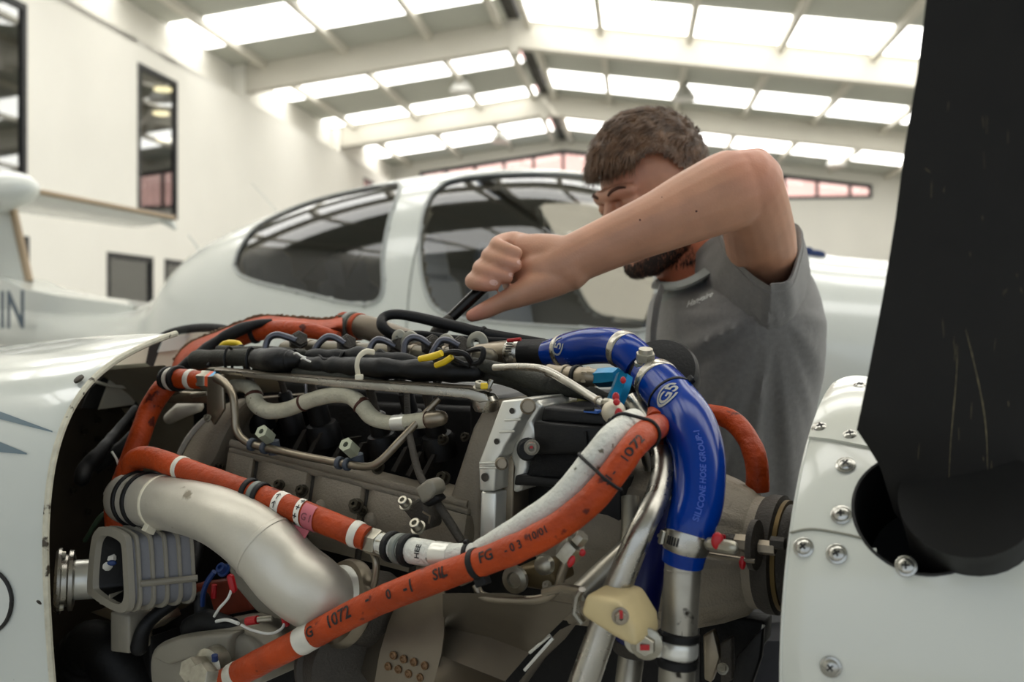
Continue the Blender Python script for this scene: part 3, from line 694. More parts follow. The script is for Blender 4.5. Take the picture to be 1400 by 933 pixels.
class Pipe:
    def __init__(s, pts, per=10, wob=0.0, wfreq=60):
        cp = catmull([tuple(E(x, y, o)) + (r * D(x, o) / F,) for x, y, o, r in pts], per)
        s.p = [V(c[:3]) for c in cp]; s.r = [c[3] for c in cp]
        s.L = [0.0]
        for a, b in zip(s.p, s.p[1:]): s.L.append(s.L[-1] + (b - a).length)
        if wob:
            q = []; r = []; n = max(len(s.p), int(s.L[-1] / .003))
            for k in range(n + 1):
                l = s.L[-1] * k / n; c, t, rr = s.at(l); q.append(c); r.append(rr * (1 + wob * (noise.noise(V((l * wfreq, rr * 900, 3))) )))
            s.p, s.r = q, r; s.L = [0.0]
            for a, b in zip(s.p, s.p[1:]): s.L.append(s.L[-1] + (b - a).length)
    def at(s, l):
        l = min(max(l, 0), s.L[-1])
        for i in range(len(s.L) - 1):
            if s.L[i + 1] >= l: break
        f = (l - s.L[i]) / max(1e-9, s.L[i + 1] - s.L[i]); t0 = (s.p[min(i + 1, len(s.p) - 1)] - s.p[max(i - 1, 0)]); t1 = (s.p[min(i + 2, len(s.p) - 1)] - s.p[i]); t = t0.normalized().lerp(t1.normalized(), f)
        return s.p[i].lerp(s.p[i + 1], f), t.normalized(), s.r[i] * (1 - f) + s.r[i + 1] * f
    def find(s, x, y):
        b = min(range(len(s.p)), key=lambda i: (pix(s.p[i])[0] - x) ** 2 + (pix(s.p[i])[1] - y) ** 2); return s.L[b]
    def mesh(s, n=18, cap=True, round_ends=False, mb=None):
        return (mb or MB()).tube(s.p, s.r, n, cap=cap, round_ends=round_ends)
    def ring(s, xy, wpx, ex, mb=None, n=24, edge=.25):
        l = s.find(*xy) if hasattr(xy, '__len__') else xy; c, t, r = s.at(l); k = c.y / F; w2 = wpx * k / 2; e = ex * k
        steps = [-w2 + w2 * 2 * i / 6 for i in range(7)]; P_ = [s.at(l + d)[0] for d in steps]; R_ = [s.at(l + d)[2] + e for d in steps]
        ed = min(e * .6, w2 * .3) if e > 0 else 0
        fr = P_[1] - P_[0]
        mb = mb or MB(); mb.tube([P_[0]] + P_ + [P_[-1]], [R_[0] * .9] + [R_[0] - ed] + R_[1:-1] + [R_[-1] - ed] + [R_[-1] * .9], n); return mb
def refine(vs, fs, maxlen):
    bm = bmesh.new(); v = [bm.verts.new(p) for p in vs]
    for f in fs:
        try: bm.faces.new([v[i] for i in f])
        except ValueError: pass
    bmesh.ops.triangulate(bm, faces=bm.faces)
    for _ in range(4):
        es = [e for e in bm.edges if e.calc_length() > maxlen]
        if not es: break
        bmesh.ops.subdivide_edges(bm, edges=es, cuts=1); bmesh.ops.triangulate(bm, faces=[f for f in bm.faces if len(f.verts) > 3])
    bm.verts.index_update(); r = ([x.co.copy() for x in bm.verts], [tuple(x.index for x in f.verts) for f in bm.faces]); bm.free(); return r
M_ink = mat('black_print', (20, 16, 14), .6); M_inkw = mat('pale_print', (160, 172, 190), .5)
def hosetext(name, pipe, txt, xy, hpx, mt, parent, up=True, rot=0.0, across=False, lift=.0005, xs=1.0, flip=False, bold=True):
    l0 = pipe.find(*xy); c, t, r = pipe.at(l0); k = c.y / F; h = hpx * k
    vs, fs = text_geo(txt, 1.0, bold=bold); ym = max(v.y for v in vs); xm = max(v.x for v in vs); sc = h / max(ym, .6)
    vs = [V(((v.x - xm / 2) * sc * xs, (v.y - ym / 2) * sc, 0)) for v in vs]
    if flip: vs = [V((-v.x, -v.y, 0)) for v in vs]
    vs, fs = refine(vs, fs, .0035); out = []
    for v in vs:
        a_, b_ = (v.x, v.y) if not across else (-v.y, v.x)
        c, t, r = pipe.at(l0 + a_); cd = (V((0, 0, CZ)) - c).normalized(); u0 = (cd - t * cd.dot(t)).normalized(); v0 = u0.cross(t)
        an = b_ / r + rot; out.append(c + (u0 * math.cos(an) + v0 * math.sin(an)) * (r + lift))
    mb = MB(); mb.add(out, fs); return obj(name, mb, mt, parent, fix=False)
def patch(name, pipe, xy, lenpx, ang0, ang1, mt, parent, lift=.0006, skew=0.0):
    l0 = pipe.find(*xy); k = pipe.at(l0)[0].y / F; rows = []
    for i in range(9):
        row = []
        for j in range(13):
            an = ang0 + (ang1 - ang0) * j / 12; c, t, r = pipe.at(l0 + (i / 8 - .5) * lenpx * k + skew * an * k); cd = (V((0, 0, CZ)) - c).normalized(); u0 = (cd - t * cd.dot(t)).normalized(); v0 = u0.cross(t)
            row.append(c + (u0 * math.cos(an) + v0 * math.sin(an)) * (r + lift))
        rows.append(row)
    mb = MB(); mb.quadgrid(rows); return obj(name, mb, mt, parent, fix=False)
def cfr(pipe, xy):   # local frame with camera-facing direction
    l0 = pipe.find(*xy); c, t, r = pipe.at(l0); cd = (V((0, 0, CZ)) - c).normalized(); u0 = (cd - t * cd.dot(t)).normalized(); return c, t, r, u0, u0.cross(t)
def ziptie(pipe, xy, parent, mt, wpx=5, ex=1.6, head=0.0, hs=5, name='cable_tie', pipe2=None):
    c, t, r, u, v = cfr(pipe, xy); k = c.y / F; mb = MB()
    if pipe2 is None:
        pipe.ring(xy, wpx, ex, mb); hp = c + (u * math.cos(head) + v * math.sin(head)) * (r + 2.5 * k)
    else:
        l2 = min(range(len(pipe2.p)), key=lambda i: abs((pipe2.p[i] - c).dot(t))+ (pipe2.p[i]-c).length*.3); c2 = pipe2.p[l2]; c2 = c2 - t * (c2 - c).dot(t); r2 = pipe2.r[l2]; q = []
        for a in TR(40):
            d = u * math.cos(a) + v * math.sin(a); q.append(c + d * (r + .001) if c.dot(d) + r > c2.dot(d) + r2 else c2 + d * (r2 + .001))
        mb.tube(q + [q[0]], wpx * k / 2, 6, cap=False); d = u * math.cos(head) + v * math.sin(head); hp = c + d * (r + .002) if c.dot(d) + r > c2.dot(d) + r2 else c2 + d * (r2 + .002)
    R = Matrix((t, v, u)).transposed() @ Matrix.Rotation(head, 3, 'X').inverted(); mb.box(hp, hs * k * 1.3, hs * k * 1.6, hs * k * 1.2, R, bev=.0006)
    return obj(name, mb, mt, parent)
M_or = mat('orange_fire_sleeve', (162, 62, 22), .5, spec=.3, var=.26, vscale=28, bump=.8, bscale=170, spots=(84, 30, 18), sscale=60, sthr=.635)
M_ord = mat('orange_lagging', (158, 62, 24), .75, var=.25, vscale=60, bump=.6, bscale=150)
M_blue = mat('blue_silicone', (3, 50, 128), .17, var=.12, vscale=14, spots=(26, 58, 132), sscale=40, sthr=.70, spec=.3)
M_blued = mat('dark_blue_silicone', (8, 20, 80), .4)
M_sil = mat('satin_aluminium', (190, 184, 170), .42, metal=.5, var=.10, vscale=12, bump=.2, bscale=120, spots=(128, 120, 104), sscale=30, sthr=.69, rvar=.08)
M_alu = mat('brushed_alu_tube', (168, 164, 154), .3, metal=.95, var=.1, vscale=40, rvar=.1)
M_dirty = mat('stained_alu_tube', (160, 154, 140), .4, metal=.75, var=.2, vscale=25, spots=(40, 36, 30), sscale=45, sthr=.63, rvar=.1)
M_steel = mat('dull_steel', (138, 128, 112), .38, metal=.9, var=.12, vscale=60)
M_steeld = mat('dark_steel_bolt', (70, 65, 56), .4, metal=.8, var=.2, vscale=150)
M_bolt = mat('zinc_bolt', (160, 155, 140), .35, metal=.85, var=.15, vscale=150)
M_mach = mat('machined_alu', (218, 216, 206), .34, metal=.6, var=.05, vscale=20)
M_cast = mat('grey_casting', (142, 131, 114), .62, metal=.1, var=.1, vscale=30, bump=.5, bscale=420)
M_castd = mat('dark_casting', (64, 59, 52), .65, metal=.25, var=.18, vscale=25, bump=.5, bscale=400)
M_blk = mat('black_plastic', (13, 12, 11), .5, spec=.3, var=.2, vscale=40, bump=.15, bscale=300)
M_blkr = mat('black_rubber', (12, 11, 11), .6, spec=.35, var=.2, vscale=60, bump=.2, bscale=250)
M_olive = mat('dark_sleeving', (44, 43, 34), .75, var=.2, vscale=50, bump=.5, bscale=350)
M_core = mat('core_painted_shade', (20, 18, 16), .65, metal=.1, spec=.3, var=.3, vscale=22, bump=.4, bscale=150)  # near-black base colour stands in for shade deep in the engine bay
M_wins = mat('white_glass_sleeve', (206, 205, 194), .8, var=.08, vscale=45, bump=.9, bscale=230, spots=(110, 108, 92), sscale=130, sthr=.66)
M_cream = mat('cream_sleeve', (176, 170, 148), .75, var=.1, vscale=60, bump=.6, bscale=260, spots=(80, 70, 55), sscale=120, sthr=.7)
M_nylon = mat('natural_nylon', (216, 208, 184), .5)
M_red = mat('red_torque_paint', (168, 20, 28), .4)
M_yel = mat('yellow_paint', (225, 190, 35), .45)
M_teal = mat('teal_anodised', (10, 110, 150), .3, metal=.7, var=.1, vscale=80)
M_rub = mat('grey_blue_rubber', (66, 72, 80), .6)
M_pipeb = mat('blue_grey_steel_pipe', (88, 88, 94), .35, metal=.8)
M_brz = mat('brownish_clip', (72, 42, 32), .5, metal=.4)
M_sheet = mat('heat_shield_sheet', (118, 109, 95), .42, metal=.85, var=.12, vscale=12, rvar=.1, bump=.1, bscale=60)
M_beige = mat('amber_nylon_block', (196, 176, 130), .5, var=.08, vscale=40)
M_tape = mat('pale_tape', (205, 200, 186), .35, var=.08, vscale=80)
M_grey = mat('grey_painted_casting', (128, 122, 108), .5, var=.08, vscale=20, bump=.2, bscale=200)
M_white2 = mat('white_wire', (220, 218, 208), .45)

# ---- engine block: dark core, castings
core = thing('engine_block', 'grey cast engine block with dark ribbed valley and machined front plate', 'engine', tuple(E(640, 1000, -.1)))
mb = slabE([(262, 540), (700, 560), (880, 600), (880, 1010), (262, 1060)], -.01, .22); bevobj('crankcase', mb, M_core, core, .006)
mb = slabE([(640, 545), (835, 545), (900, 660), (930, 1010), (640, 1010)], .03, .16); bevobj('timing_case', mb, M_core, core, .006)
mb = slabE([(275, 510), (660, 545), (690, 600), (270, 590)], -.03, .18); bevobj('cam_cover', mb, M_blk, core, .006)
# left end bell
rows = []
bellL = [(236, 668), (240, 636), (252, 606), (268, 584), (288, 566), (310, 552), (330, 545)]
bellR = [(262, 690), (296, 660), (318, 640), (326, 614), (332, 590), (345, 566), (352, 548)]
mb = MB()
for a, b in zip(catmull(bellL, 4), catmull(bellR, 4)):
    rows.append([E(a[0] * (1 - f) + b[0] * f, a[1] * (1 - f) + b[1] * f, .045 + .05 * math.sin(math.pi * min(1, f * 1.05)) ** .6) for f in [k / 8 for k in range(9)]])
rows2 = [[p + NX * .12 for p in r] for r in rows]
mb.quadgrid(rows); mb.quadgrid([[r[-1] for r in rows], [r[-1] for r in rows2]]); mb.quadgrid([[r[0] for r in rows], [r[0] for r in rows2]]); mb.quadgrid([rows[-1], rows2[-1]]); obj('end_housing', mb, M_cast, core)
mb = MB(); mb.tube([E(x, y, .062) for x, y in catmull([(236, 660), (240, 636), (252, 608), (268, 586), (286, 569)], 4)], .0028, 8, flat=1.3); obj('gasket_edge', mb, M_tape, core)
# ledge and rounded cylinder casting
mb = MB(); mb.tube([E(x, y, .1) for x, y in [(316, 606), (420, 634), (520, 660), (640, 690)]], .0045, 10, flat=.8); obj('ledge', mb, M_cast, core)
mb = slabE([(312, 612), (640, 697), (640, 706), (312, 622)], .105, .06); bevobj('ledge', mb, M_cast, core, .002)
segs = [(312, 350), (354, 427), (431, 501), (505, 575), (579, 645)]
for k, (xa, xb) in enumerate(segs):
    rows = []
    for i in range(11):
        f = i / 10; x = xa + (xb - xa) * f; yt = 618 + (x - 312) * .265; row = []; e = 1 - abs(2 * f - 1) ** 6
        for j in range(13):
            g = j / 12; a = -.5 + 2.1 * g; row.append(E(x - 14 * g, yt + 96 * g, .075 + .035 * math.cos((g - .35) * 2.2) * 1.0 + .010 * e - .03 * (g > .9)))
        rows.append(row)
    mb = MB(); mb.quadgrid(rows); mb.quadgrid([[p for p in rows[0]], [p + NX * .05 for p in rows[0]]]); mb.quadgrid([[p for p in rows[-1]], [p + NX * .05 for p in rows[-1]]])
    mb.quadgrid([[r[-1] for r in rows], [r[-1] + NX * .05 for r in rows]]); obj('cylinder_casting', mb, M_cast, core)
for x in (352, 429, 503, 577):
    yt = 618 + (x - 312) * .265
    mb = MB(); mb.tube([E(x - 14 * g, yt + 96 * g, .072 + .035 * math.cos((g - .35) * 2.2)) for g in [k / 8 for k in range(9)]], .004, 8); obj('groove_web', mb, M_castd, core)
# grey web plate lower right with front case
mb = slabE([(575, 668), (655, 690), (655, 748), (505, 748), (500, 725)], .085, .05); bevobj('lower_web', mb, M_cast, core, .004)
mb = slabE([(664, 548), (712, 545), (694, 582), (662, 640), (655, 690), (655, 760), (596, 760), (606, 700), (626, 640), (644, 585)], .10, .10); bevobj('front_case', mb, M_cast, core, .008, 3)
# valley: ribs, injector stems, plug caps
for i, (x, y) in enumerate([(414, 588), (435, 592), (468, 600), (492, 606), (552, 612), (572, 618), (590, 622)]):
    mb = slabE([(x, y), (x + 5, y), (x - 12, y + 34), (x - 18, y + 32)], .045, .03); obj('rib', mb, M_castd, core)
for i, (x, y, r) in enumerate([(438, 575, 24), (352, 556, 18), (520, 590, 22), (596, 590, 24), (395, 560, 16), (560, 560, 18)]):
    c = E(x, y, .03); ax = (V((0, -.35, 1)) - AX * .25).normalized(); k = c.y / F
    mb = MB(); mb.lathe(c - ax * .03, ax, [(0, r * k), (.02, r * k), (.026, r * k * .85), (.027, r * k * .62), (.05, r * k * .6), (.053, r * k * .45)], 24); o_ = obj('plug_cap', mb, M_blk, core)
    mb = MB(); mb.tube([c + ax * .018, c + ax * .07], r * k * .28, 12); obj('injector_stem', mb, M_castd, core)
def bolt(parent, x, y, o, r=8, ax=None, mt=None, hexh=True, washer=True, paint=None, h=1.0, name='bolt'):
    c = E(x, y, o); k = c.y / F; a = ax or (-NX + V((0, 0, .6)) + AX * .1).normalized()
    mb = MB()
    if washer: mb.lathe(c - a * .001, a, [(0, r * 1.35 * k), (.0018, r * 1.35 * k), (.002, r * k)], 20)
    if hexh: mb.hexn(c + a * .0015, a, r * k, r * k * .9 * h, hole=r * k * .35)
    else: mb.lathe(c + a * .0015, a, [(0, r * k), (r * k * 1.0 * h, r * k), (r * k * 1.1 * h, r * k * .88), (r * k * 1.1 * h, r * k * .5), (r * k * .6 * h, r * k * .48)], 18)
    b = obj(name, mb, mt or M_bolt, parent)
    if paint:
        p2 = MB(); t, u, v = frames([c, c + a])[0]; q = c + a * (r * k * .9 * h + .0016); p2.box(q + u * r * k * .45, r * k * .9, r * k * .5, .0008, Matrix((u, v, a)).transposed()); p2.box(q + u * r * k * .9 - a * r * k * .5, .0008, r * k * .5, r * k * .9, Matrix((u, v, a)).transposed()); obj('torque_paint', p2, paint, b)
    return b
for x, y, o, r in ((487, 692, .13, 8), (413, 672, .13, 7), (606, 655, .1, 8), (517, 640, .09, 7), (606, 602, .06, 6), (636, 598, .05, 5), (382, 664, .13, 6), (495, 700, .12, 6), (300, 640, .1, 5)): bolt(core, x, y, o, r, mt=M_steeld)
for x, y in ((508, 711), (440, 693)):
    mb = MB(); c = E(x, y, .118); mb.sphere(c, .008, 10); obj('boss', mb, M_cast, core)
# machined flange plate
fp = [(686, 548), (728, 546), (723, 566), (715, 582), (709, 598), (700, 612), (712, 616), (716, 640), (712, 660), (704, 672), (690, 668), (689, 745), (655, 745), (655, 620), (660, 606), (668, 590)]
mb = slabE([(686, 548), (720, 546), (714, 568), (706, 580), (698, 598), (690, 610), (686, 622), (678, 630), (676, 672), (655, 672), (654, 632), (662, 612), (674, 580)], .155, .10); o_ = bevobj('machined_flange', mb, M_mach, core, .002)
mb = slabE([(657, 672), (678, 674), (676, 748), (655, 748)], .15, .09); bevobj('machined_flange', mb, M_mach, core, .002)
mb = slabE([(712, 549), (732, 546), (742, 556), (728, 578), (738, 600), (718, 610), (722, 640), (712, 672), (700, 675), (702, 640), (696, 620), (708, 590)], .135, .08); bevobj('machined_flange', mb, M_mach, core, .004, 3)
mb = slabE([(684, 560), (705, 560), (700, 745), (676, 745), (680, 620)], .13, .08); bevobj('bracket_web', mb, M_steel, core, .002)
for x, y, r in ((700, 562, 3.5), (679, 604, 3.5), (663, 653, 5)):
    c = E(x, y, .156); k = c.y / F; mb = MB(); mb.lathe(c, -NX, [(0, r * k), (.0003, r * k * 1.2), (.0004, r * k * .8), (-.003, r * k * .7)], 16); obj('tapped_hole', mb, M_castd, core)
for q in (((690, 575), (712, 574)), ((683, 591), (704, 590)), ((656, 634), (684, 633)), ((656, 640), (684, 640))):
    mb = MB(); mb.tube([E(q[0][0], q[0][1], .1565), E(q[1][0], q[1][1], .1565)], .0011, 8); obj('milled_step', mb, M_mach, core)
for x, y, r in ((722, 556, 11), (686, 634, 9)):
    c = E(x, y, .16); k = c.y / F; mb = MB(); mb.lathe(c, -NX + AX * .4, [(0, r * k), (.002, r * k), (.003, r * k * .8), (-.004, r * k * .7)], 20); obj('bore', mb, M_steel, core)
bolt(core, 727, 612, .165, 8, ax=(-NX + AX * .5).normalized(), hexh=False, mt=M_grey, paint=M_red, h=1.2)
mb = MB(); mb.lathe(E(722, 614, .15), (-NX + AX * .5), [(0, .0105), (.010, .010), (.012, .008)], 24); obj('bolt_boot', mb, M_blkr, core)

# ---- black pump / module stack
pm = thing('pump_module', 'matt black pump module behind the machined flange, blue inset on top', 'engine module', tuple(E(770, 740, .1)))
mb = slabE([(742, 556), (826, 565), (832, 584), (738, 578)], .15, .08); bevobj('lid', mb, M_blk, pm, .003)
mb = slabE([(728, 576), (842, 586), (826, 622), (730, 622)], .158, .10); bevobj('housing', mb, M_blk, pm, .003)
mb = slabE([(726, 620), (828, 620), (800, 665), (718, 655)], .145, .09); bevobj('housing', mb, mat('grainy_black', (24, 23, 22), .75, spec=.3, bump=.6, bscale=500, var=.2, vscale=300), pm, .003)
mb = slabE([(704, 655), (850, 655), (850, 780), (704, 780)], .10, .1); bevobj('housing', mb, M_blk, pm, .003)
mb = slabE([(704, 650), (795, 656), (790, 668), (702, 664)], .15, .06); bevobj('flange', mb, M_blk, pm, .002)
mb = slabE([(798, 560), (816, 562), (816, 566), (798, 564)], .154, .01); obj('blue_inset', mb, mat('blue_inset', (40, 90, 170), .4), pm, label='blue inset')
mb = MB(); mb.sphere(E(799, 550, .06), (.008, .008, .0075), 12); mb.lathe(E(799, 550, .06) - V((0, 0, .012)), V((0, 0, 1)), [(0, .009), (.008, .009)], 18); obj('cap', mb, [mat('yellow_cap', (190, 180, 110), .5, var=.3, vscale=120)], pm, label='yellowish cap')
for q in (((799, 560), (812, 560)), ((827, 570), (827, 584)), ((800, 590), (802, 612))):
    mb = MB(); mb.tube([E(q[0][0], q[0][1], .16), E(q[1][0], q[1][1], .16)], .0015, 8); obj('clip', mb, M_blkr, pm)

# ---- generic hose maker
def hose(name, pts, mt, label, cat='hose', group=None, n=20, round_ends=False, wob=0.0, loc=None):
    pp = Pipe(pts, wob=wob); c = min(pp.p, key=lambda p: p.z); t = thing(name, label, cat, tuple(c), group); o = obj('tube', pp.mesh(n, round_ends=round_ends), mt, t); return pp, t
def clampring(pp, xy, w_, ex, parent, mt=M_alu, screw=None, name='hose_clamp'):
    o = obj(name, pp.ring(xy, w_, ex), mt, parent)
    if screw is not None:
        c, t, r, u, v = cfr(pp, xy); d = u * math.cos(screw) + v * math.sin(screw); e = t.cross(d); k = c.y / F; R = Matrix((t, e, d)).transposed()
        mb = MB(); mb.box(c + d * (r + ex * k + .0015), w_ * k * .9, 12 * k, 6 * k, R, bev=.0008); mb.hexn(c + d * (r + ex * k + .0022) + e * 6 * k, e, 3.2 * k, 5 * k); obj('clamp_screw', mb, M_bolt, o)
    return o
def slots(pp, xy, parent, w_, n=5, a0=-.3, a1=.5, ex=1.2):
    l0 = pp.find(*xy); mb = MB()
    for i in range(n):
        c, t, r = pp.at(l0); k = c.y / F; cd = (V((0, 0, CZ)) - c).normalized(); u0 = (cd - t * cd.dot(t)).normalized(); v0 = u0.cross(t); an = a0 + (a1 - a0) * i / (n - 1); d = u0 * math.cos(an) + v0 * math.sin(an)
        mb.box(c + d * (r + ex * k + .0003), w_ * k * .55, .0012, .0006, Matrix((t, d.cross(t), d)).transposed())
    return obj('clamp_slots', mb, M_panb, parent)

# ---- main orange hose, lower front
HA1, hA = hose('fuel_hose', [(285, 945, .27, 17), (340, 914, .27, 18), (420, 873, .265, 18.5), (510, 826, .262, 19), (600, 790, .26, 19.5), (690, 757, .26, 20), (752, 727, .258, 20), (800, 692, .252, 20), (827, 663, .247, 19.5), (850, 632, .24, 19), (866, 610, .23, 18.5), (886, 590, .195, 18.5), (903, 582, .12, 17.5), (922, 576, .03, 17)], M_or, 'thick orange printed hose sweeping diagonally across the engine front', 'hose', wob=.05)
obj('tape_band', HA1.ring((419, 874), 27, 1.0), M_tape, hA, label='pale tape band'); obj('end_ferrule', HA1.ring((322, 923), 16, .8), M_tape, hA, label='pale end ferrule')
for tx, xy, h, rot, ac in (('1072', (474, 846), 17, .35, 0), ('G', (437, 864), 14, .35, 0), ('-', (516, 824), 14, .3, 0), ('0', (545, 812), 13, .2, 0), ('-1', (570, 803), 17, .2, 0), ('SIL', (613, 786), 15, .3, 0), ('FG', (675, 763), 15, .35, 0), ('- 0 3', (712, 745), 11, .2, 0), ('10/01', (742, 724), 10, .3, 0), ('SI -', (836, 650), 11, .1, 0), ('1072', (861, 618), 12, 0.0, 0)):
    hosetext('printed_lettering', HA1, tx, xy, h, M_ink, hA, rot=rot)
HW, hW = hose('insulated_hose', [(655, 754, .238, 14.5), (690, 735, .243, 17), (720, 716, .245, 18), (763, 686, .243, 18.5), (790, 657, .24, 19), (808, 634, .236, 19), (836, 601, .225, 19.5), (858, 582, .20, 19), (866, 576, .17, 17)], M_wins, 'white woven insulated hose tied beside the thick orange hose', 'hose', round_ends=True, wob=.07)
patch('printed_lettering', HW, (826, 640), 10, -1.2, -1.0, M_ink, hW); hosetext('printed_lettering', HW, 'S', (812, 648), 10, M_ink, hW, rot=-1.05); hosetext('printed_lettering', HW, 'C', (828, 628), 10, M_ink, hW, rot=-1.05)
for k in range(6): hosetext('printed_lettering', HW, '-', (800 - k * 17, 660 + k * 14), 7, M_ink, hW, rot=-1.1)
tz = thing('cable_tie', 'black cable tie binding white and orange hoses, upper one near blue hose', 'cable tie', tuple(E(860, 600, .22)), 'black cable ties on the hose pair'); ziptie(HA1, (879, 590), tz, M_blkr, 5, head=2.0, pipe2=HW, name='strap')
tz = thing('cable_tie', 'black cable tie binding white and orange hoses, middle one of three', 'cable tie', tuple(E(815, 640, .22)), 'black cable ties on the hose pair'); ziptie(HA1, (828, 650), tz, M_blkr, 5, head=2.2, pipe2=HW, name='strap')
# ferrule end of the white hose
HF, hF = hose('hose_fitting', [(515, 742, .225, 14), (545, 750, .23, 17), (575, 755, .235, 18), (610, 760, .238, 17), (640, 759, .24, 16), (658, 757, .24, 15)], M_wins, 'sleeved hose end with bright ferrule and black rubber rings between the two orange hoses', 'hose fitting')
obj('ferrule', HF.ring((608, 760), 30, 1.2), M_mach, hF, label='bright crimp ferrule'); obj('rubber_ring', HF.ring((537, 748), 11, 5), M_blkr, hF); obj('rubber_ring', HF.ring((560, 753), 12, 5), M_blkr, hF); obj('spacer_band', HF.ring((549, 751), 13, 4), mat('grey_band', (110, 114, 106), .5), hF)
hosetext('printed_lettering', HF, 'HEE', (581, 757), 8, M_ink, hF, across=True)
ziptie(HF, (643, 759), hF, M_blkr, 7, ex=2, head=1.2, hs=5)
mb = MB(); c, t, r, u, v = cfr(HF, (516, 742)); mb.hexn(c - t * .012, t, .0125, .018); mb.hexn(c + t * .008, t, .0105, .008); obj('union_nut', mb, M_bolt, hF)
tzb = thing('cable_tie', 'broad black strap wrapped around the middle of the thick orange hose', 'cable tie', tuple(E(650, 790, .26)), 'black cable ties on the hose pair'); obj('strap', HA1.ring((652, 772), 10, 1.8), M_blkr, tzb)
mb = MB(); c, t, r, u, v = cfr(HA1, (652, 772)); mb.box(c - v * (r + .002), .011, .008, .01, Matrix((t, v, u)).transposed(), bev=.001); obj('buckle', mb, M_blkr, tzb)

# ---- second orange hose over the silver duct
HB, hB = hose('fuel_hose', [(180, 645, .215, 14), (184, 630, .22, 15), (205, 626, .226, 15), (250, 641, .232, 15.5), (310, 662, .235, 16), (360, 680, .235, 16.5), (420, 704, .233, 17), (470, 724, .23, 17.5), (503, 737, .228, 17)], M_or, 'orange hose with arrow tapes and pink tag above the silver duct', 'hose', wob=.04)
obj('clear_band', HB.ring((250, 641), 6, 1), M_tape, hB); a_ = HB.ring((341, 672), 8, 3.5); HB.ring((358, 679), 8, 3.5, a_); obj('rubber_ring', a_, M_blkr, hB); obj('spacer_band', HB.ring((349, 676), 9, 2.2), mat('grey_band', (110, 114, 106), .5), hB)
M_label = mat('white_label', (226, 220, 206), .5)
obj('arrow_tape', HB.ring((385, 689), 13, .8), M_label, hB, label='white arrow tape')
for a in (-.9, -.2, .5): hosetext('printed_arrow', HB, '\u2191', (385, 689), 9, M_ink, hB, rot=a, lift=.0012, across=False)
patch('arrow_tape', HB, (414, 700), 9, -1.6, 1.3, M_label, hB, .0010, skew=-3)
for a in (-1.1, -.45, .2, .8): hosetext('printed_arrow', HB, '+', (414 - 0, 700), 8, M_ink, hB, rot=a, lift=.0016)
patch('pink_tag', HB, (427, 706), 20, -1.5, .9, mat('pink_tag', (178, 92, 100), .6), hB, .0009, skew=-3)
mb = MB(); c, t, r, u, v = cfr(HB, (420, 703)); q0 = c + (u * math.cos(-1.5) + v * math.sin(-1.5)) * (r + .001)
mb.prism([q0 - t * .009, q0 + t * .012, q0 + t * .010 - v * .012, q0 - t * .012 - v * .010], u * .0006); obj('pink_tag', mb, mat('pink_tag', (178, 92, 100), .6), hB)
hosetext('printed_lettering', HB, 'G I', (428, 706), 9, mat('faded_print', (120, 60, 66), .6), hB, rot=-.2, lift=.0013)
obj('end_crimp', HB.ring((488, 731), 12, 1.2), M_tape, hB); ziptie(HB, (246, 640), hB, M_nylon, 3, ex=1.2, head=-1.9, hs=9)
# ---- third orange hose rising at the left and its fitting
HC3, hC = hose('fuel_hose', [(160, 735, .20, 14), (158, 690, .19, 14.5), (172, 648, .17, 14.5), (190, 600, .15, 14.5), (204, 562, .13, 14.5), (220, 536, .12, 15), (233, 522, .11, 14)], M_or, 'orange hose standing upright inside the cowling left of the engine', 'hose', wob=.04)
HD, hD = hose('fuel_hose', [(228, 519, .115, 13), (245, 518, .12, 13.5), (262, 519, .12, 13), (278, 520, .12, 12)], M_or, 'short orange hose end with blue and orange fitting at the left rail end', 'hose')
a_ = HD.ring((231, 519), 8, 4.5); HD.ring((244, 518), 7, 4.5, a_); obj('rubber_ring', a_, M_blkr, hD); obj('spacer_band', HD.ring((237, 518), 7, 3), M_tape, hD)
obj('crimp', HD.ring((262, 519), 9, 1), M_tape, hD); mb = MB(); c, t, r, u, v = cfr(HD, (276, 520)); mb.hexn(c, t, .0115, .014); obj('union_nut', mb, M_bolt, hD)
mb = MB(); mb.hexn(c + t * .014, t, .011, .006); obj('orange_band', mb, mat('orange_mark', (220, 90, 50), .5), hD); mb = MB(); mb.hexn(c + t * .020, t, .011, .006); obj('blue_collar', mb, M_teal, hD)

# ---- silver duct
DU, dU = hose('air_duct', [(176, 682, .215, 34), (190, 683, .225, 36), (240, 690, .24, 37), (290, 703, .25, 40), (330, 724, .255, 44), (365, 752, .255, 48), (395, 785, .25, 50), (425, 808, .245, 50), (448, 820, .235, 46), (466, 824, .222, 44)], M_sil, 'large satin silver air duct bending down across the left of the engine', 'duct', n=40)
bpy.data.objects[dU.name]
mb = MB(); c, t, r = DU.at(0); fr_ = frames([c, c + t])[0]; rows = []
for i in range(9):
    a = math.pi / 2 * i / 8; rows.append([c - t * r * .85 * math.sin(a) + (fr_[1] * math.cos(b) + fr_[2] * math.sin(b)) * r * max(.02, math.cos(a)) for b in TR(40)])
mb.quadgrid(rows, close_u=True); obj('domed_end', mb, M_alu, dU)
for x, y, rr in ((189, 683, 3.0), (204, 685, 3.0)): obj('rubber_ring', DU.ring((x, y), 8, rr, n=40), M_blkr, dU)
ziptie(DU, (222, 687), dU, M_nylon, 6, ex=1.2, head=-1.25, hs=9)
obj('weld_bead', DU.ring((362, 749), 5, 1.2, n=40), M_sil, dU)
obj('flange_lip', DU.ring((462, 824), 5, 5, n=40), M_mach, dU)
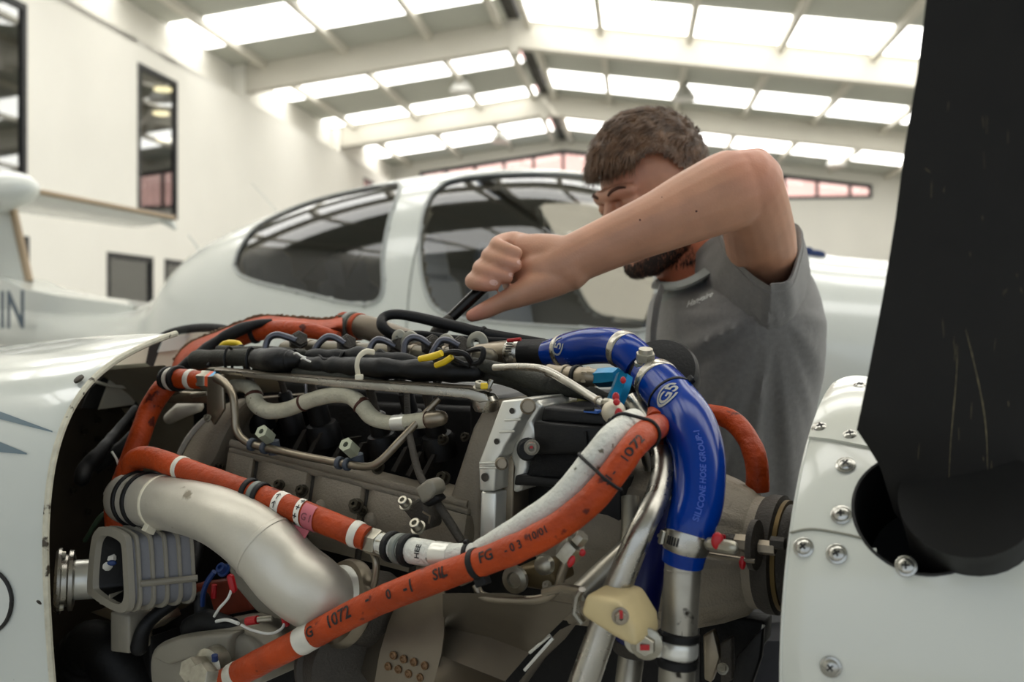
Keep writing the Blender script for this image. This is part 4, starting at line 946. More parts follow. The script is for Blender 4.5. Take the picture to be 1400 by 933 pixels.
# V-band flange at the duct's end
c, t, r = DU.at(DU.L[-1]); kk = c.y / F
vb = thing('band_clamp', 'round band clamp ring where the silver duct meets the turbo', 'clamp', tuple(c - V((0, 0, r))))
mb = MB(); mb.lathe(c - t * .004, t, [(0, 46 * kk), (.001, 56 * kk), (.006, 60 * kk), (.012, 60 * kk), (.018, 52 * kk)], 48); obj('ring', mb, M_steel, vb)
mb = MB(); mb.lathe(c + t * .014, t, [(0, 50 * kk), (.03, 54 * kk), (.05, 42 * kk), (.12, 36 * kk)], 40); obj('turbo_inlet', mb, M_castd, vb)
mb = slabE([(300, 742), (345, 760), (420, 850), (440, 872), (385, 850), (350, 838), (318, 800)], .20, .02); bk = bevobj('mounting_bracket', mb, M_grey, None, .004, label='grey bracket plate hanging under the bend of the silver duct', cat='bracket')

# ---- finned box
fb = thing('finned_cooler', 'grey finned box with open black front and blue-tipped plug', 'cooler', tuple(E(165, 840, .26)))
def rr(x0, y0, x1, y1, r, n=5, skew=0):
    q = []
    for cx, cy, a0 in ((x1 - r, y0 + r, -90), (x1 - r, y1 - r, 0), (x0 + r, y1 - r, 90), (x0 + r, y0 + r, 180)):
        for k in range(n + 1):
            a = math.radians(a0 + 90 * k / n); q.append((cx + r * math.cos(a), cy + r * math.sin(a)))
    return q
FBq = [(135, 721), (150, 722), (166, 730), (172, 742), (175, 790), (176, 826), (168, 838), (150, 833), (124, 816), (119, 806), (121, 770), (126, 734)]
FBo = [tuple(x) for x in catmull(FBq + [FBq[0]], 3)][:-1]
cx_, cy_ = 149, 780
OF = .265; perp = (NX * 1.0 + AX * .75).normalized()     # box runs back to the right
outer = [E(x, y, OF) for x, y in FBo]; inner = [E(cx_ + (x - cx_) * .74, cy_ + (y - cy_) * .80, OF) for x, y in FBo]
mb = MB(); mb.quadgrid([[p + perp * .006 for p in outer], outer, inner, [p + perp * .006 for p in inner]], close_u=True); obj('face_rim', mb, M_grey, fb, sharp=40); mb = MB(); mb.quadgrid([[p + perp * .006 for p in inner], [p + perp * .05 for p in inner]], close_u=True); obj('recess_wall', mb, M_blk, fb)
mb = MB(); q = [p + perp * .049 for p in inner]; mb.add(q, [tuple(range(len(q)))]); obj('recess', mb, M_blk, fb)
cB = sum(outer, V((0, 0, 0))) / len(outer)
mb = MB(); mb.quadgrid([[cB + (p - cB) * .9 + perp * d for p in outer] for d in (.004, .03, .05, .068)], close_u=True); q = [cB + (p - cB) * .9 + perp * .068 for p in outer]; mb.add(q, [tuple(range(len(q)))]); obj('body', mb, mat('grey_blue_casting', (112, 112, 114), .55, metal=.2, bump=.3), fb)
for k in range(5):
    d = .010 + .0135 * k; mb = MB(); mb.quadgrid([[cB + (p - cB) * s_ + perp * (d + e) for p in outer] for s_, e in ((.9, 0), (1.0 - .012 * k, 0), (1.01 - .012 * k, .0015), (1.0 - .012 * k, .003), (.9, .003))], close_u=True); obj('fin', mb, M_grey, fb, sharp=40)
mb = MB(); mb.tube([E(178, 800, .265) + perp * .01, E(178, 800, .265) + perp * .066], .0035, 8); obj('cross_rib', mb, M_grey, fb)
for x in (139, 149):
    mb = slabE([(x - 3, 826), (x + 3, 828), (x + 1, 813), (x, 813)], .262, .02); obj('tab', mb, M_grey, fb)
mb = MB(); c = E(147, 772, .25); mb.tube([c + NX * .03, c], .0085, 14, round_ends=True); mb.box(c + V((.003, 0, .008)), .016, .014, .008, bev=.002); o_ = obj('plug', mb, M_tape, fb, label='pale plug'); 
mb = MB(); mb.sphere(E(153, 770, .265), (.005, .003, .003), 8); obj('blue_tip', mb, mat('blue_wire', (20, 46, 92), .5), o_)
mb = slabE([(150, 836), (176, 842), (176, 895), (150, 892)], .24, .03); bevobj('foot', mb, M_grey, fb, .003)
# ---- round toothed connector at the cowl edge
rc = thing('round_connector', 'round silver fitting with toothed end at the cowling edge', 'connector', tuple(E(88, 835, .27)))
c = E(76, 795, .25); k = c.y / F; ax = V((.93, .36, -.03)).normalized()
mb = MB(); mb.lathe(c, ax, [(0, 40 * k), (.003, 44 * k), (.006, 44 * k), (.007, 36 * k), (.012, 35 * k), (.014, 41 * k), (.018, 41 * k), (.020, 32 * k)], 40); obj('flange', mb, M_alu, rc)
mb = MB(); mb.lathe(c + ax * .018, ax, [(0, 27 * k), (.030, 27 * k), (.032, 20 * k)], 36); obj('barrel', mb, M_mach, rc)
t, u, v = frames([c, c + ax])[0]; mb = MB()
for a in TR(28): mb.box(c + ax * .052 + (u * math.cos(a) + v * math.sin(a)) * 26 * k, .010, .0022, .004, Matrix((ax, -u * math.sin(a) + v * math.cos(a), u * math.cos(a) + v * math.sin(a))).transposed())
obj('teeth', mb, M_steel, rc); rc_s = MB()
for a in (0.3, 2.4, 4.4): rc_s.lathe(c + ax * .006 + (u * math.cos(a) + v * math.sin(a)) * 40 * k, ax, [(0, .004), (.004, .0035)], 8)
obj('flange_screws', rc_s, M_bolt, rc)
# ---- lower left: canister, dark duct, brackets, cables
cn = thing('canister', 'squat grey canister with hex union at the bottom left of the engine', 'canister', tuple(E(280, 940, .25)))
CQ = [(205, 940), (203, 905), (212, 884), (240, 872), (290, 866), (318, 866), (345, 880), (355, 905), (352, 940)]
mb = slabE([tuple(x) for x in catmull(CQ, 3)], .24, .09); bevobj('body', mb, M_grey, cn, .006, 3)
mb = slabE([(206, 900), (215, 884), (245, 873), (318, 867), (312, 878), (310, 905), (262, 900), (230, 910)], .25, .02); bevobj('top_plate', mb, M_grey, cn, .003)
c = E(278, 915, .27); mb = MB(); mb.lathe(c + NX * .02, -NX, [(0, .018), (.015, .018), (.018, .012)], 24); mb.hexn(c, (-NX + V((0, 0, .25))), .012, .02); ob_ = obj('hex_union', mb, M_bolt, cn)
mb = MB(); mb.hexn(E(286, 925, .30), (-NX + V((0, 0, .3))), .012, .014); obj('hex_union', mb, M_bolt, cn)
mb = MB(); mb.sphere(E(284, 918, .302), (.004, .003, .002), 8); obj('torque_paint', mb, M_red, cn); mb = MB(); mb.lathe(E(294, 904, .28), V((0, -.2, 1)), [(0, .003), (.006, .003)], 10); obj('blue_tip', mb, mat('blue_wire', (20, 46, 92), .5), cn)
D2, d2 = hose('intake_hose', [(100, 1000, .16, 50), (100, 935, .17, 44), (124, 886, .18, 36), (152, 900, .18, 34), (190, 960, .16, 34)], M_blkr, 'large black rubber hose curling in the bottom left of the bay', 'hose', wob=.1)
C1, c1 = hose('cable', [(272, 735, .16, 8), (266, 770, .18, 8), (246, 815, .2, 8.5), (212, 842, .22, 9), (196, 862, .23, 10), (190, 885, .23, 12)], M_blkr, 'thick black cable curving down beside the finned box', 'cable', round_ends=True)
C2, c2 = hose('cable', [(185, 560, .06, 6), (160, 590, .09, 7), (140, 615, .12, 9), (118, 640, .14, 11), (112, 655, .15, 10)], M_blkr, 'black taped cable bundle on the firewall left of the engine', 'cable', round_ends=True, wob=.2)
C2b, c2b = hose('cable', [(232, 520, .0, 7), (214, 555, .02, 7), (192, 585, .05, 8), (168, 610, .08, 9), (130, 640, .10, 10)], M_blkr, 'black corrugated conduit running down past the upright orange hose', 'cable', wob=.15)
C3, c3 = hose('wire', [(153, 618, .17, 1.6), (160, 630, .17, 1.6), (163, 645, .17, 1.6), (163, 660, .16, 1.6)], M_white2, 'thin white wire beside the upright orange hose', 'wire')
C4, c4 = hose('wire', [(116, 740, .2, 3), (135, 710, .2, 3.5), (147, 700, .19, 3), (155, 690, .18, 2)], mat('green_wire', (52, 72, 52), .6), 'dull green wire above the toothed fitting', 'wire')
mb = slabE([(122, 838), (195, 866), (220, 850), (215, 840), (150, 830)], .2, .03); bevobj('support_bracket', mb, M_steel, None, .002, label='dull metal bracket beneath the finned box', cat='bracket')
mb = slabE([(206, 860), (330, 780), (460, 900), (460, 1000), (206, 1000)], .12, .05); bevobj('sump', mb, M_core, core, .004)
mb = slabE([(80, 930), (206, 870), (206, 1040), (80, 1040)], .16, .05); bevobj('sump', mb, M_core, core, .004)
# wires with terminals
wl_ = [('white wire with red terminal dropping from the duct bracket', [(318, 802, .225, 2.2), (312, 818, .23, 2), (300, 832, .23, 2), (293, 843, .225, 2)], 0), ('white wire looping under the silver duct to a red terminal', [(330, 855, .235, 2), (345, 862, .235, 2), (368, 867, .235, 2), (385, 860, .235, 2), (390, 848, .23, 2)], 1), ('pair of short white wires leaving a black plug', [(296, 850, .225, 2.4), (310, 848, .23, 2.4), (326, 853, .235, 2.4)], 2)]
for lb, pts, k in wl_:
    p_, t_ = hose('wire', pts, M_white2, lb, 'wire')
    if k < 2:
        e = pts[0] if k == 0 else pts[-1]; mb = MB(); q = E(e[0], e[1] - 4, e[2]); mb.tube([q + V((-.002, 0, .006)), q - V((-.001, 0, .006))], .0038, 10, round_ends=True); obj('terminal', mb, M_red, t_, label='red terminal')
mb = MB(); mb.tube([E(x, y, .215) for x, y in ((262, 858), (285, 850), (318, 856))], [.012, .013, .008], 12, round_ends=True); mb.tube([E(x, y, .2) for x, y in ((276, 820), (280, 842), (272, 858))], [.009, .011, .01], 12, round_ends=True)
pl_ = thing('wire_plug', 'black taped plug with blue wire below the silver duct', 'connector', tuple(E(285, 862, .21))); obj('body', mb, M_blkr, pl_)
mb = MB(); mb.tube([V(x) for x in catmull([E(293, 782, .22), E(283, 797, .22), E(278, 812, .215), E(277, 828, .21)], 4)], .0028, 8); obj('blue_wire', mb, mat('blue_wire', (20, 46, 92), .5), pl_, label='blue wire')
mb = MB(); mb.tube([E(338, 850, .232), E(352, 848, .232)], .0042, 10); obj('red_sleeve', mb, M_red, pl_); mb = MB(); mb.tube([E(352, 848, .232), E(372, 846, .225)], .003, 10); obj('terminal', mb, M_bolt, pl_)
mb = MB(); mb.tube([E(293, 800, .2), E(292, 818, .2)], .003, 8); obj('red_sleeve', mb, M_red, pl_)
mb = slabE([(262, 800), (330, 790), (345, 835), (268, 850)], .15, .02); bevobj('turbine_casing', mb, mat('rust_orange', (120, 48, 26), .6, var=.3, vscale=30), core, .004)
bolt(bk, 306, 780, .225, 7, ax=(-NX + V((0, 0, .8))).normalized(), mt=mat('blue_wire', (20, 46, 92), .5), hexh=False); 
# steel stub pipes
for lb, pts in (('thin steel pipe dropping from the union between the orange hoses', [(508, 752, .215, 5), (514, 768, .22, 5), (513, 790, .22, 5), (508, 810, .22, 5)]),
                ('thin steel pipe with squared bend under the thick orange hose', [(650, 800, .235, 6), (660, 815, .235, 6), (690, 820, .235, 6), (735, 820, .235, 6), (760, 808, .235, 6), (768, 785, .235, 6), (775, 765, .235, 6)])):
    p_, t_ = hose('steel_pipe', pts, M_steel, lb, 'pipe')
mb = MB(); c = E(778, 756, .238); ax = (E(792, 738, .238) - c).normalized(); mb.hexn(c - ax * .006, ax, .010, .016); mb.hexn(c + ax * .012, ax, .006, .008); obj('union_nut', mb, M_bolt, t_)
mb = MB(); mb.sphere(E(781, 768, .25), (.0028, .002, .005), 8, Matrix.Rotation(.4, 3, 'Y')); mb.sphere(E(796, 756, .24), (.0028, .002, .003), 8); obj('torque_paint', mb, M_red, t_, label='red torque paint')
vb2 = thing('valve_block', 'dull bronze valve block partly hidden below the thick orange hose', 'valve', tuple(E(735, 810, .2)))
mb = slabE([(700, 778), (750, 770), (760, 800), (742, 808), (700, 802)], .19, .04); bevobj('body', mb, mat('bronze_block', (98, 84, 58), .5, metal=.5, var=.15), vb2, .003)
mb = MB(); c = E(706, 792, .2); mb.lathe(c, -NX, [(0, .012), (.004, .012), (.005, .007), (.002, .006)], 20); mb.lathe(E(746, 772, .2), -NX, [(0, .009), (.006, .008), (.008, .004)], 18); obj('port', mb, M_bolt, vb2)
bolt(vb2, 748, 801, .205, 5)
# ---- heat shield
hs = thing('heat_shield', 'folded sheet metal heat shield with eight rivets below the orange hose', 'heat shield', tuple(E(620, 940, .2)))
def sheet(name, rows_, th=.0016):
    g = [[E(*p) for p in r] for r in rows_]; mb = MB(); mb.quadgrid(g); mb.quadgrid([[p + NX * th for p in r] for r in g])
    bd = g[0] + [r[-1] for r in g[1:]] + list(reversed(g[-1][:-1])) + [r[0] for r in reversed(g[1:-1])]
    mb.quadgrid([bd, [p + NX * th for p in bd]], close_u=True); return obj(name, mb, M_sheet, hs, sharp=25)
sheet('tongue', [[(552, 800, .2), (608, 785, .2)], [(530, 855, .215), (607, 868, .215)], [(519, 893, .225), (603, 897, .225)], [(510, 945, .228), (590, 945, .228)]])
sheet('side_flap', [[(527, 845, .19), (555, 820, .2)], [(504, 868, .2), (535, 872, .215)], [(488, 908, .205), (520, 918, .22)], [(492, 918, .205), (512, 945, .225)]])
sheet('main_panel', [[(605, 812, .245), (690, 812, .24), (790, 828, .23)], [(606, 858, .195), (670, 872, .195), (724, 893, .195)], [(603, 897, .215), (660, 920, .215), (690, 932, .212)], [(590, 945, .25), (650, 960, .25), (690, 960, .245)]])
sheet('folded_edge', [[(755, 872, .20), (765, 862, .20), (790, 850, .20)], [(740, 892, .195), (755, 885, .19), (772, 874, .18)], [(718, 922, .195), (730, 915, .18), (745, 900, .17)], [(690, 958, .19), (705, 950, .18), (720, 935, .16)]])
mb = MB(); mb.tube([E(724, 893, .202), E(752, 869, .202), E(756, 873, .2), E(717, 917, .205)], .0014, 8); obj('bright_hem', mb, M_mach, hs)
for x, y in ((537, 897), (551, 902), (565, 906), (580, 911), (530, 912), (544, 916), (558, 922), (574, 927)):
    c = E(x, y, .2275); mb = MB(); mb.lathe(c + NX * .001, -NX, [(0, .0038), (.0016, .0036), (.002, .0026), (.0014, .0022), (.0022, .0012)], 18); obj('rivet', mb, mat('browned_rivet', (110, 84, 58), .5, metal=.5, var=.2, vscale=400), hs)
mb = slabE([(440, 870), (500, 850), (512, 940), (440, 950)], .17, .03); bevobj('turbo_housing', mb, M_castd, core, .004)
TB, tb = hose('exhaust_elbow', [(452, 960, .20, 30), (458, 920, .20, 30), (470, 880, .19, 28), (480, 850, .17, 28)], M_castd, 'dark cast elbow below the end of the silver duct', 'duct')
obj('band', TB.ring((460, 915), 8, 3), M_steel, tb); mb = MB(); mb.lathe(E(470, 900, .20), (AX - NX * .5), [(0, .05), (.004, .052), (.01, .052), (.012, .047), (.03, .045)], 40); obj('vee_flange', mb, M_castd, tb)
# ---- silver diagonal tube and nylon block
ST, st = hose('support_tube', [(866, 548, .08, 15), (890, 585, .10, 16), (906, 628, .14, 17), (901, 672, .175, 17), (878, 722, .21, 17.5), (850, 790, .22, 19), (825, 858, .225, 20), (798, 935, .23, 21), (780, 985, .23, 21)], M_alu, 'bright bare metal tube running down to the frame bottom beside the blue hose', 'tube', n=28)
S2, s2 = hose('support_tube', [(856, 752, .15, 14), (820, 785, .17, 14), (790, 812, .19, 13)], M_dirty, 'short dull metal tube angled behind the amber nylon block', 'tube', n=24)
S3, s3 = hose('support_tube', [(862, 680, .10, 13), (862, 720, .11, 13), (858, 760, .12, 13)], M_dirty, 'short upright dull tube behind the bright bare metal tube', 'tube')
nb = thing('clamp_block', 'amber nylon clamp block on the bright bare metal tube', 'clamp', tuple(E(830, 890, .22)))
mb = slabE([(800, 812), (845, 822), (866, 858), (870, 888), (838, 872), (792, 842)], .262, .05); bevobj('block', mb, M_beige, nb, .005, 3)
mb = MB(); mb.tube([E(x, y, .255) for x, y in ((796, 806), (790, 815), (787, 838), (798, 852))], .0026, 8, flat=2); obj('steel_strap', mb, M_alu, nb)
mb = MB(); mb.tube([E(x, y, .25) for x, y in ((744, 810), (770, 804), (796, 808))], .0035, 8, flat=1.5); obj('steel_strap', mb, M_steel, nb)
bolt(nb, 848, 843, .27, 9, ax=(-NX + AX * .6).normalized(), mt=M_steel, paint=M_red)
# ---- dark blue hose behind
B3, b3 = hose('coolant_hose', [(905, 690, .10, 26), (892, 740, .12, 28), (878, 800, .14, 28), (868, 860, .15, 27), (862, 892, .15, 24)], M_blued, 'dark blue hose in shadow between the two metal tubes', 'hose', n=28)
clampring(B3, (866, 884), 18, 1.5, b3, M_castd); p_ = Pipe([(864, 890, .15, 18), (858, 940, .16, 18), (856, 980, .16, 18)]); obj('stub_pipe', p_.mesh(20), M_dirty, b3)
# ---- blue hoses
B1, b1 = hose('coolant_hose', [(748, 483, .02, 17), (765, 481, .025, 21), (785, 477, .03, 24), (812, 473, .035, 25), (840, 474, .045, 25), (862, 484, .055, 25), (876, 500, .06, 25)], M_blue, 'short glossy blue elbow hose at the top rear of the engine', 'hose', n=32)
clampring(B1, (768, 480), 9, 1.2, b1); clampring(B1, (852, 479), 13, 1.5, b1)
BJ, bj = hose('pipe_joint', [(715, 483, 0.0, 19), (735, 483, .005, 19), (752, 483, .01, 19)], M_blkr, 'ribbed black rubber coupler between grey pipe and short blue elbow hose', 'coupler', n=28)
B0, b0 = hose('intake_pipe', [(655, 484, -.01, 14), (680, 483, -.005, 16), (700, 483, 0, 18), (716, 483, 0, 18)], M_steel, 'grey metal pipe end with worm-drive clamp left of the black coupler', 'pipe', n=28)
o_ = clampring(B0, (705, 483), 17, 2.5, b0, M_alu, screw=-1.5); slots(B0, (705, 483), o_, 17, 6, .1, 1.0, ex=2.6); mb = MB(); mb.tube([E(694, 466, .02), E(712, 464, .02)], .002, 8); obj('red_edge', mb, M_red, b0)
bj2 = thing('elbow_joint', 'cast metal elbow with bleed bolt joining the two blue hoses', 'pipe joint', tuple(E(888, 520, .07)))
p_ = Pipe([(868, 500, .055, 19), (884, 506, .065, 20), (897, 520, .075, 20)]); obj('elbow', p_.mesh(28), M_steel, bj2)
mb = MB(); c = E(882, 498, .085); ax = V((0, -.3, 1)).normalized(); mb.lathe(c - ax * .01, ax, [(0, .010), (.012, .010), (.013, .008)], 20); mb.hexn(c + ax * .003, ax, .0095, .008); mb.lathe(c + ax * .011, ax, [(0, .007), (.004, .0065)], 16); obj('bleed_bolt', mb, M_bolt, bj2)
B2, b2 = hose('coolant_hose', [(884, 510, .075, 26), (900, 524, .085, 31), (922, 550, .10, 34), (942, 582, .12, 37), (955, 625, .14, 36), (954, 680, .16, 36), (944, 720, .175, 34), (938, 745, .18, 31), (933, 770, .18, 29)], M_blue, 'long glossy blue hose dropping vertically in front of the gearbox', 'hose', n=36)
clampring(B2, (897, 520), 15, 1.6, b2); obj('cable_tie', B2.ring((919, 544), 4, 1.5, n=32), M_blkr, b2)
mb = MB(); c, t, r, u, v = cfr(B2, (919, 544)); mb.box(c + v * (r + .002) + u * .003, .007, .006, .006, Matrix((t, u, v)).transposed(), bev=.001); obj('cable_tie_head', mb, M_blkr, b2)
o_ = clampring(B2, (937, 742), 21, 1.6, b2, M_alu, screw=-1.25); slots(B2, (937, 742), o_, 21, 5, -.85, -.35, 1.7)
mb = MB(); c = E(972, 744, .19); mb.tube([c, c + AX * .018 - NX * .004], .0055, 10, round_ends=True); obj('clamp_nut', mb, M_bolt, b2); mb = MB(); mb.sphere(c + AX * .004 + V((0, -.006, .004)), (.005, .003, .007), 8); obj('torque_paint', mb, M_red, b2, label='red torque paint')
def ovalmark(pp, xy, w_, h_, rot, parent, txt='5', tilt=0.0, ink=None):
    l0 = pp.find(*xy); ink = ink or mat('grey_print', (150, 152, 148), .5); k = pp.at(l0)[0].y / F
    def mp(a_, b_, lift=.0007):
        c, t, r = pp.at(l0 + a_); cd = (V((0, 0, CZ)) - c).normalized(); u0 = (cd - t * cd.dot(t)).normalized(); v0 = u0.cross(t); an = b_ / r + rot; return c + (u0 * math.cos(an) + v0 * math.sin(an)) * (r + lift)
    ct, st_ = math.cos(tilt), math.sin(tilt); rows = []
    for f in (.8, 1.0): rows.append([mp((w_ * f * math.cos(a) * ct - h_ * f * math.sin(a) * st_) * k / 2, (w_ * f * math.cos(a) * st_ + h_ * f * math.sin(a) * ct) * k / 2) for a in [math.pi * 2 * (j / 40) for j in range(33)]])
    mb = MB(); mb.quadgrid(rows); vs, fs = text_geo(txt, 1.0, bold=True); ym = max(v.y for v in vs); xm = max(v.x for v in vs); sc = h_ * k * .62 / ym
    vs = [V(((v.x - xm / 2) * sc * 1.1, (v.y - ym / 2) * sc, 0)) for v in vs]; vs, fs = refine(vs, fs, .003); mb.add([mp(v.x * ct - v.y * st_, v.x * st_ + v.y * ct, .0009) for v in vs], fs)
    return obj('printed_logo', mb, ink, parent, fix=False)
ovalmark(B2, (930, 558), 44, 30, -.05, b2, 'G5', 1.57 + .5)
ovalmark(B1, (779, 478), 26, 20, .35, b1, '5', 1.57 - .3)
hosetext('printed_lettering', B2, 'SILICONE HOSE GROUP-1', (952, 664), 8, mat('faint_blue_print', (52, 84, 170), .5), b2, rot=.12, flip=True, xs=.95)
for k in range(3): hosetext('printed_lettering', B1, '- -', (784, 478), 5, mat('faint_blue_print', (52, 84, 170), .5), b1, rot=-.5 - k * .25)
# lower metal pipe with rubber clamps
LP, lp_ = hose('coolant_pipe', [(934, 766, .18, 25), (931, 820, .185, 25), (928, 870, .188, 25), (925, 930, .19, 25), (923, 990, .19, 25)], M_dirty, 'stained upright metal pipe below the long blue hose', 'pipe', n=30)
obj('weld_bead', LP.ring((933, 782), 2.5, .5, n=30), M_dirty, lp_)
cl = thing('pipe_clamp', 'rubber lined metal band clamp near the foot of the stained pipe', 'clamp', tuple(E(926, 912, .19)))
obj('rubber_liner', LP.ring((928, 870), 11, 4, n=30), M_blkr, cl); obj('rubber_liner', LP.ring((926, 903), 12, 4, n=30), M_blkr, cl); obj('metal_band', LP.ring((927, 886), 20, 2.5, n=30), M_mach, cl)
mb = slabE([(880, 868), (903, 872), (903, 900), (886, 900)], .222, .004); bevobj('lug', mb, M_mach, cl, .001)
c = E(884, 880, .235); ax = (-NX + AX * .25).normalized(); mb = MB(); mb.lathe(c - ax * .012 - AX * .008, ax, [(0, .010), (.012, .010)], 20); mb.lathe(c, ax, [(0, .0125), (.002, .0125), (.003, .011)], 24); mb.hexn(c + ax * .002, ax, .008, .007); o_ = obj('bolt', mb, M_bolt, cl); mb = MB(); mb.box(c + ax * .010, .007, .002, .004); obj('torque_paint', mb, M_red, o_)
# ---- orange hose behind blue
HO, ho = hose('fuel_hose', [(905, 590, .02, 13), (940, 575, .0, 13), (968, 566, -.02, 13), (1000, 575, -.02, 14), (1022, 600, -.01, 15), (1034, 632, 0.0, 16), (1036, 672, .0, 15.5)], M_or, 'dark orange hose arching behind the long blue hose to the gearbox', 'hose', wob=.12)
HO2, ho2 = hose('fuel_hose', [(903, 532, .04, 12), (900, 552, .08, 13), (897, 576, .13, 14)], M_or, 'orange stub emerging under the upper bend of the long blue hose', 'hose')
# ---- gearbox
gx = thing('gearbox', 'grey cast reduction gearbox cone behind the spinner', 'gearbox', tuple(E(1010, 850, 0)))
gc = E(1052, 757, .02); k = gc.y / F; rows = []
mb = MB()
for h, r in [(-.005, 62), (.0, 74), (.012, 76), (.018, 84), (.04, 98), (.07, 112), (.10, 122), (.13, 128), (.2, 132)]:
    rows.append([gc - AX * h + (-NX * math.cos(a) + V((0, 0, 1)) * math.sin(a)) * r * k * (1 + (.035 if (math.cos(a * 9) > .72 and h > .015) else 0)) for a in TR(108)])
mb.quadgrid(rows, close_u=True); mb.f.append(tuple(range(108))); mb.m.append(0); obj('cone', mb, M_cast, gx, sharp=30)
mb = MB(); mb.lathe(gc - AX * .004, AX, [(0, 76 * k), (.006, 80 * k), (.016, 80 * k), (.018, 70 * k), (.03, 66 * k), (.04, 50 * k)], 60); obj('flange_disc', mb, M_castd, gx)
mb = MB(); mb.lathe(gc + AX * .018, AX, [(0, 60 * k), (.05, 55 * k)], 40); obj('shaft', mb, M_blk, gx)
mb = MB(); mb.lathe(gc + AX * .014, AX, [(0, 74 * k), (.004, 74 * k)], 60); obj('brass_ring', mb, mat('old_brass', (96, 78, 44), .5, metal=.6), gx)
gv = thing('governor_fitting', 'cluster of small dark metal fittings at the gearbox side beside the spinner', 'fitting', tuple(E(1015, 790, .12)))
for (x, y, r, l, mt_) in ((990, 738, 9, .018, M_castd), (1006, 742, 12, .016, M_steel), (1028, 745, 15, .005, M_castd), (1038, 748, 10, .014, M_steel), (1054, 742, 9, .012, M_castd), (985, 742, 5, .03, M_steel)):
    c = E(x, y, .10); kk = c.y / F; mb = MB(); mb.hexn(c, AX, r * kk, l) if r != 15 else mb.lathe(c, AX, [(0, 34 * kk), (l, 34 * kk)], 30); obj('fitting_part', mb, mt_, gv)
mb = MB(); mb.tube([E(960, 757, .12), E(1032, 768, .12)], .002, 8); obj('rod', mb, M_steel, gv); mb = MB(); mb.sphere(E(1015, 770, .12), (.003, .003, .006), 8); mb.sphere(E(988, 735, .115), (.003, .002, .003), 8); obj('torque_paint', mb, M_red, gv)
lb_ = thing('lever_bracket', 'dark brackets and levers below the gearbox beside the stained pipe', 'bracket', tuple(E(990, 940, .08)))
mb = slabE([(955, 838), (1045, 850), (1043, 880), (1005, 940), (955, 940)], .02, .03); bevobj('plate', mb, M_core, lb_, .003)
for i, q in enumerate(([(960, 870), (975, 862), (985, 900), (972, 935), (962, 930)], [(984, 880), (1000, 872), (1002, 930), (985, 940)], [(1005, 900), (1030, 870), (1043, 860), (1040, 900), (1025, 945), (1000, 945)])):
    mb = slabE(q, .06 + .01 * i, .01); bevobj('lever', mb, [M_steel, M_castd, M_blk][i], lb_, .002)
mb = MB(); mb.tube([E(1044, 855, .07), E(1034, 900, .07), (E(1024, 945, .07))], .0015, 8); obj('edge_trim', mb, M_tape, lb_); bolt(lb_, 988, 915, .09, 6)
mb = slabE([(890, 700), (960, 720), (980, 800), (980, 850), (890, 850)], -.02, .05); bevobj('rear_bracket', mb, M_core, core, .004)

# ---- top of the engine
# orange lagged duct at the rear with frayed hem
rows = []
topq = [(232, 520), (238, 492), (258, 470), (290, 456), (325, 442), (360, 432), (400, 434), (440, 437), (468, 433)]
botq = [(258, 530), (262, 510), (280, 492), (310, 478), (340, 468), (370, 462), (405, 462), (440, 462), (468, 460)]
LG = thing('lagged_duct', 'orange lagged duct with frayed grey hem along the top rear of the engine', 'duct', tuple(E(360, 470, -.08)))
for a, b in zip(catmull(topq, 6), catmull(botq, 6)): rows.append([E(a[0] * (1 - f) + b[0] * f, a[1] * (1 - f) + b[1] * f, -.09 + .05 * math.sin(math.pi * f) + .003 * random.random()) for f in [k / 10 for k in range(11)]])
mb = MB(); mb.quadgrid(rows); mb.quadgrid([[r[0] for r in rows], [r[0] + NX * .05 - V((0, 0, .02)) for r in rows]]); obj('lagging', mb, M_ord, LG, sharp=70)
mb = MB(); hq = catmull(topq[1:], 14); mb.tube([E(p[0], p[1] + random.uniform(-1.2, 1.2), -.088) for p in hq], [.0022 + .0012 * random.random() for _ in hq], 6); obj('frayed_hem', mb, mat('frayed_hem', (98, 78, 58), .9, var=.3, vscale=200, bump=.8), LG)
HE, hE = hose('fuel_hose', [(262, 505, .0, 12), (300, 478, -.01, 12.5), (335, 459, -.02, 12.5), (375, 451, -.03, 12.5), (420, 452, -.03, 11), (462, 462, -.04, 9)], M_or, 'smooth orange hose arching over the top left of the engine', 'hose', wob=.02)
BH, bh = hose('cable', [(238, 516, .05, 9), (262, 494, .04, 9), (290, 474, .02, 9.5), (318, 456, .01, 9), (345, 445, -.01, 7), (372, 440, -.03, 4)], M_blkr, 'black conduit lying over the orange hoses at the top left', 'cable', wob=.12)
BH2, bh2 = hose('cable', [(205, 470, -.13, 3), (230, 456, -.14, 5), (265, 449, -.14, 6), (300, 449, -.13, 6), (330, 455, -.12, 4)], M_blkr, 'black seal strip over the cowling opening at the top left', 'seal')
mb = MB(); HE.ring((347, 455), 7, 2.5, mb); obj('retaining_band', mb, M_blkr, hE)
for i, (x, y) in enumerate(((318, 470), (328, 472), (333, 478))):
    pass
YW, yw = hose('wire', [(292, 486, .05, 3), (306, 471, .05, 4), (320, 469, .05, 4), (328, 472, .05, 3.5), (329, 484, .05, 3)], M_yel, 'yellow-taped wire ends at the top left of the engine', 'wire')
# grey sleeve ring and tan pipe
TP, tp_ = hose('intake_pipe', [(470, 446, -.10, 17), (500, 448, -.09, 17), (530, 458, -.09, 17), (570, 470, -.085, 16), (620, 480, -.08, 15)], mat('tan_pipe', (120, 108, 92), .5, metal=.4, var=.1), 'tan metal pipe along the rear top of the engine', 'pipe', n=26)
clampring(TP, (482, 447), 11, 3.5, tp_, mat('grey_band', (110, 114, 106), .5)); obj('orange_sleeve', TP.ring((490, 448), 9, 1.8, n=26), M_ord, tp_); obj('orange_sleeve', TP.ring((468, 446), 12, 2.5, n=26), M_ord, tp_)
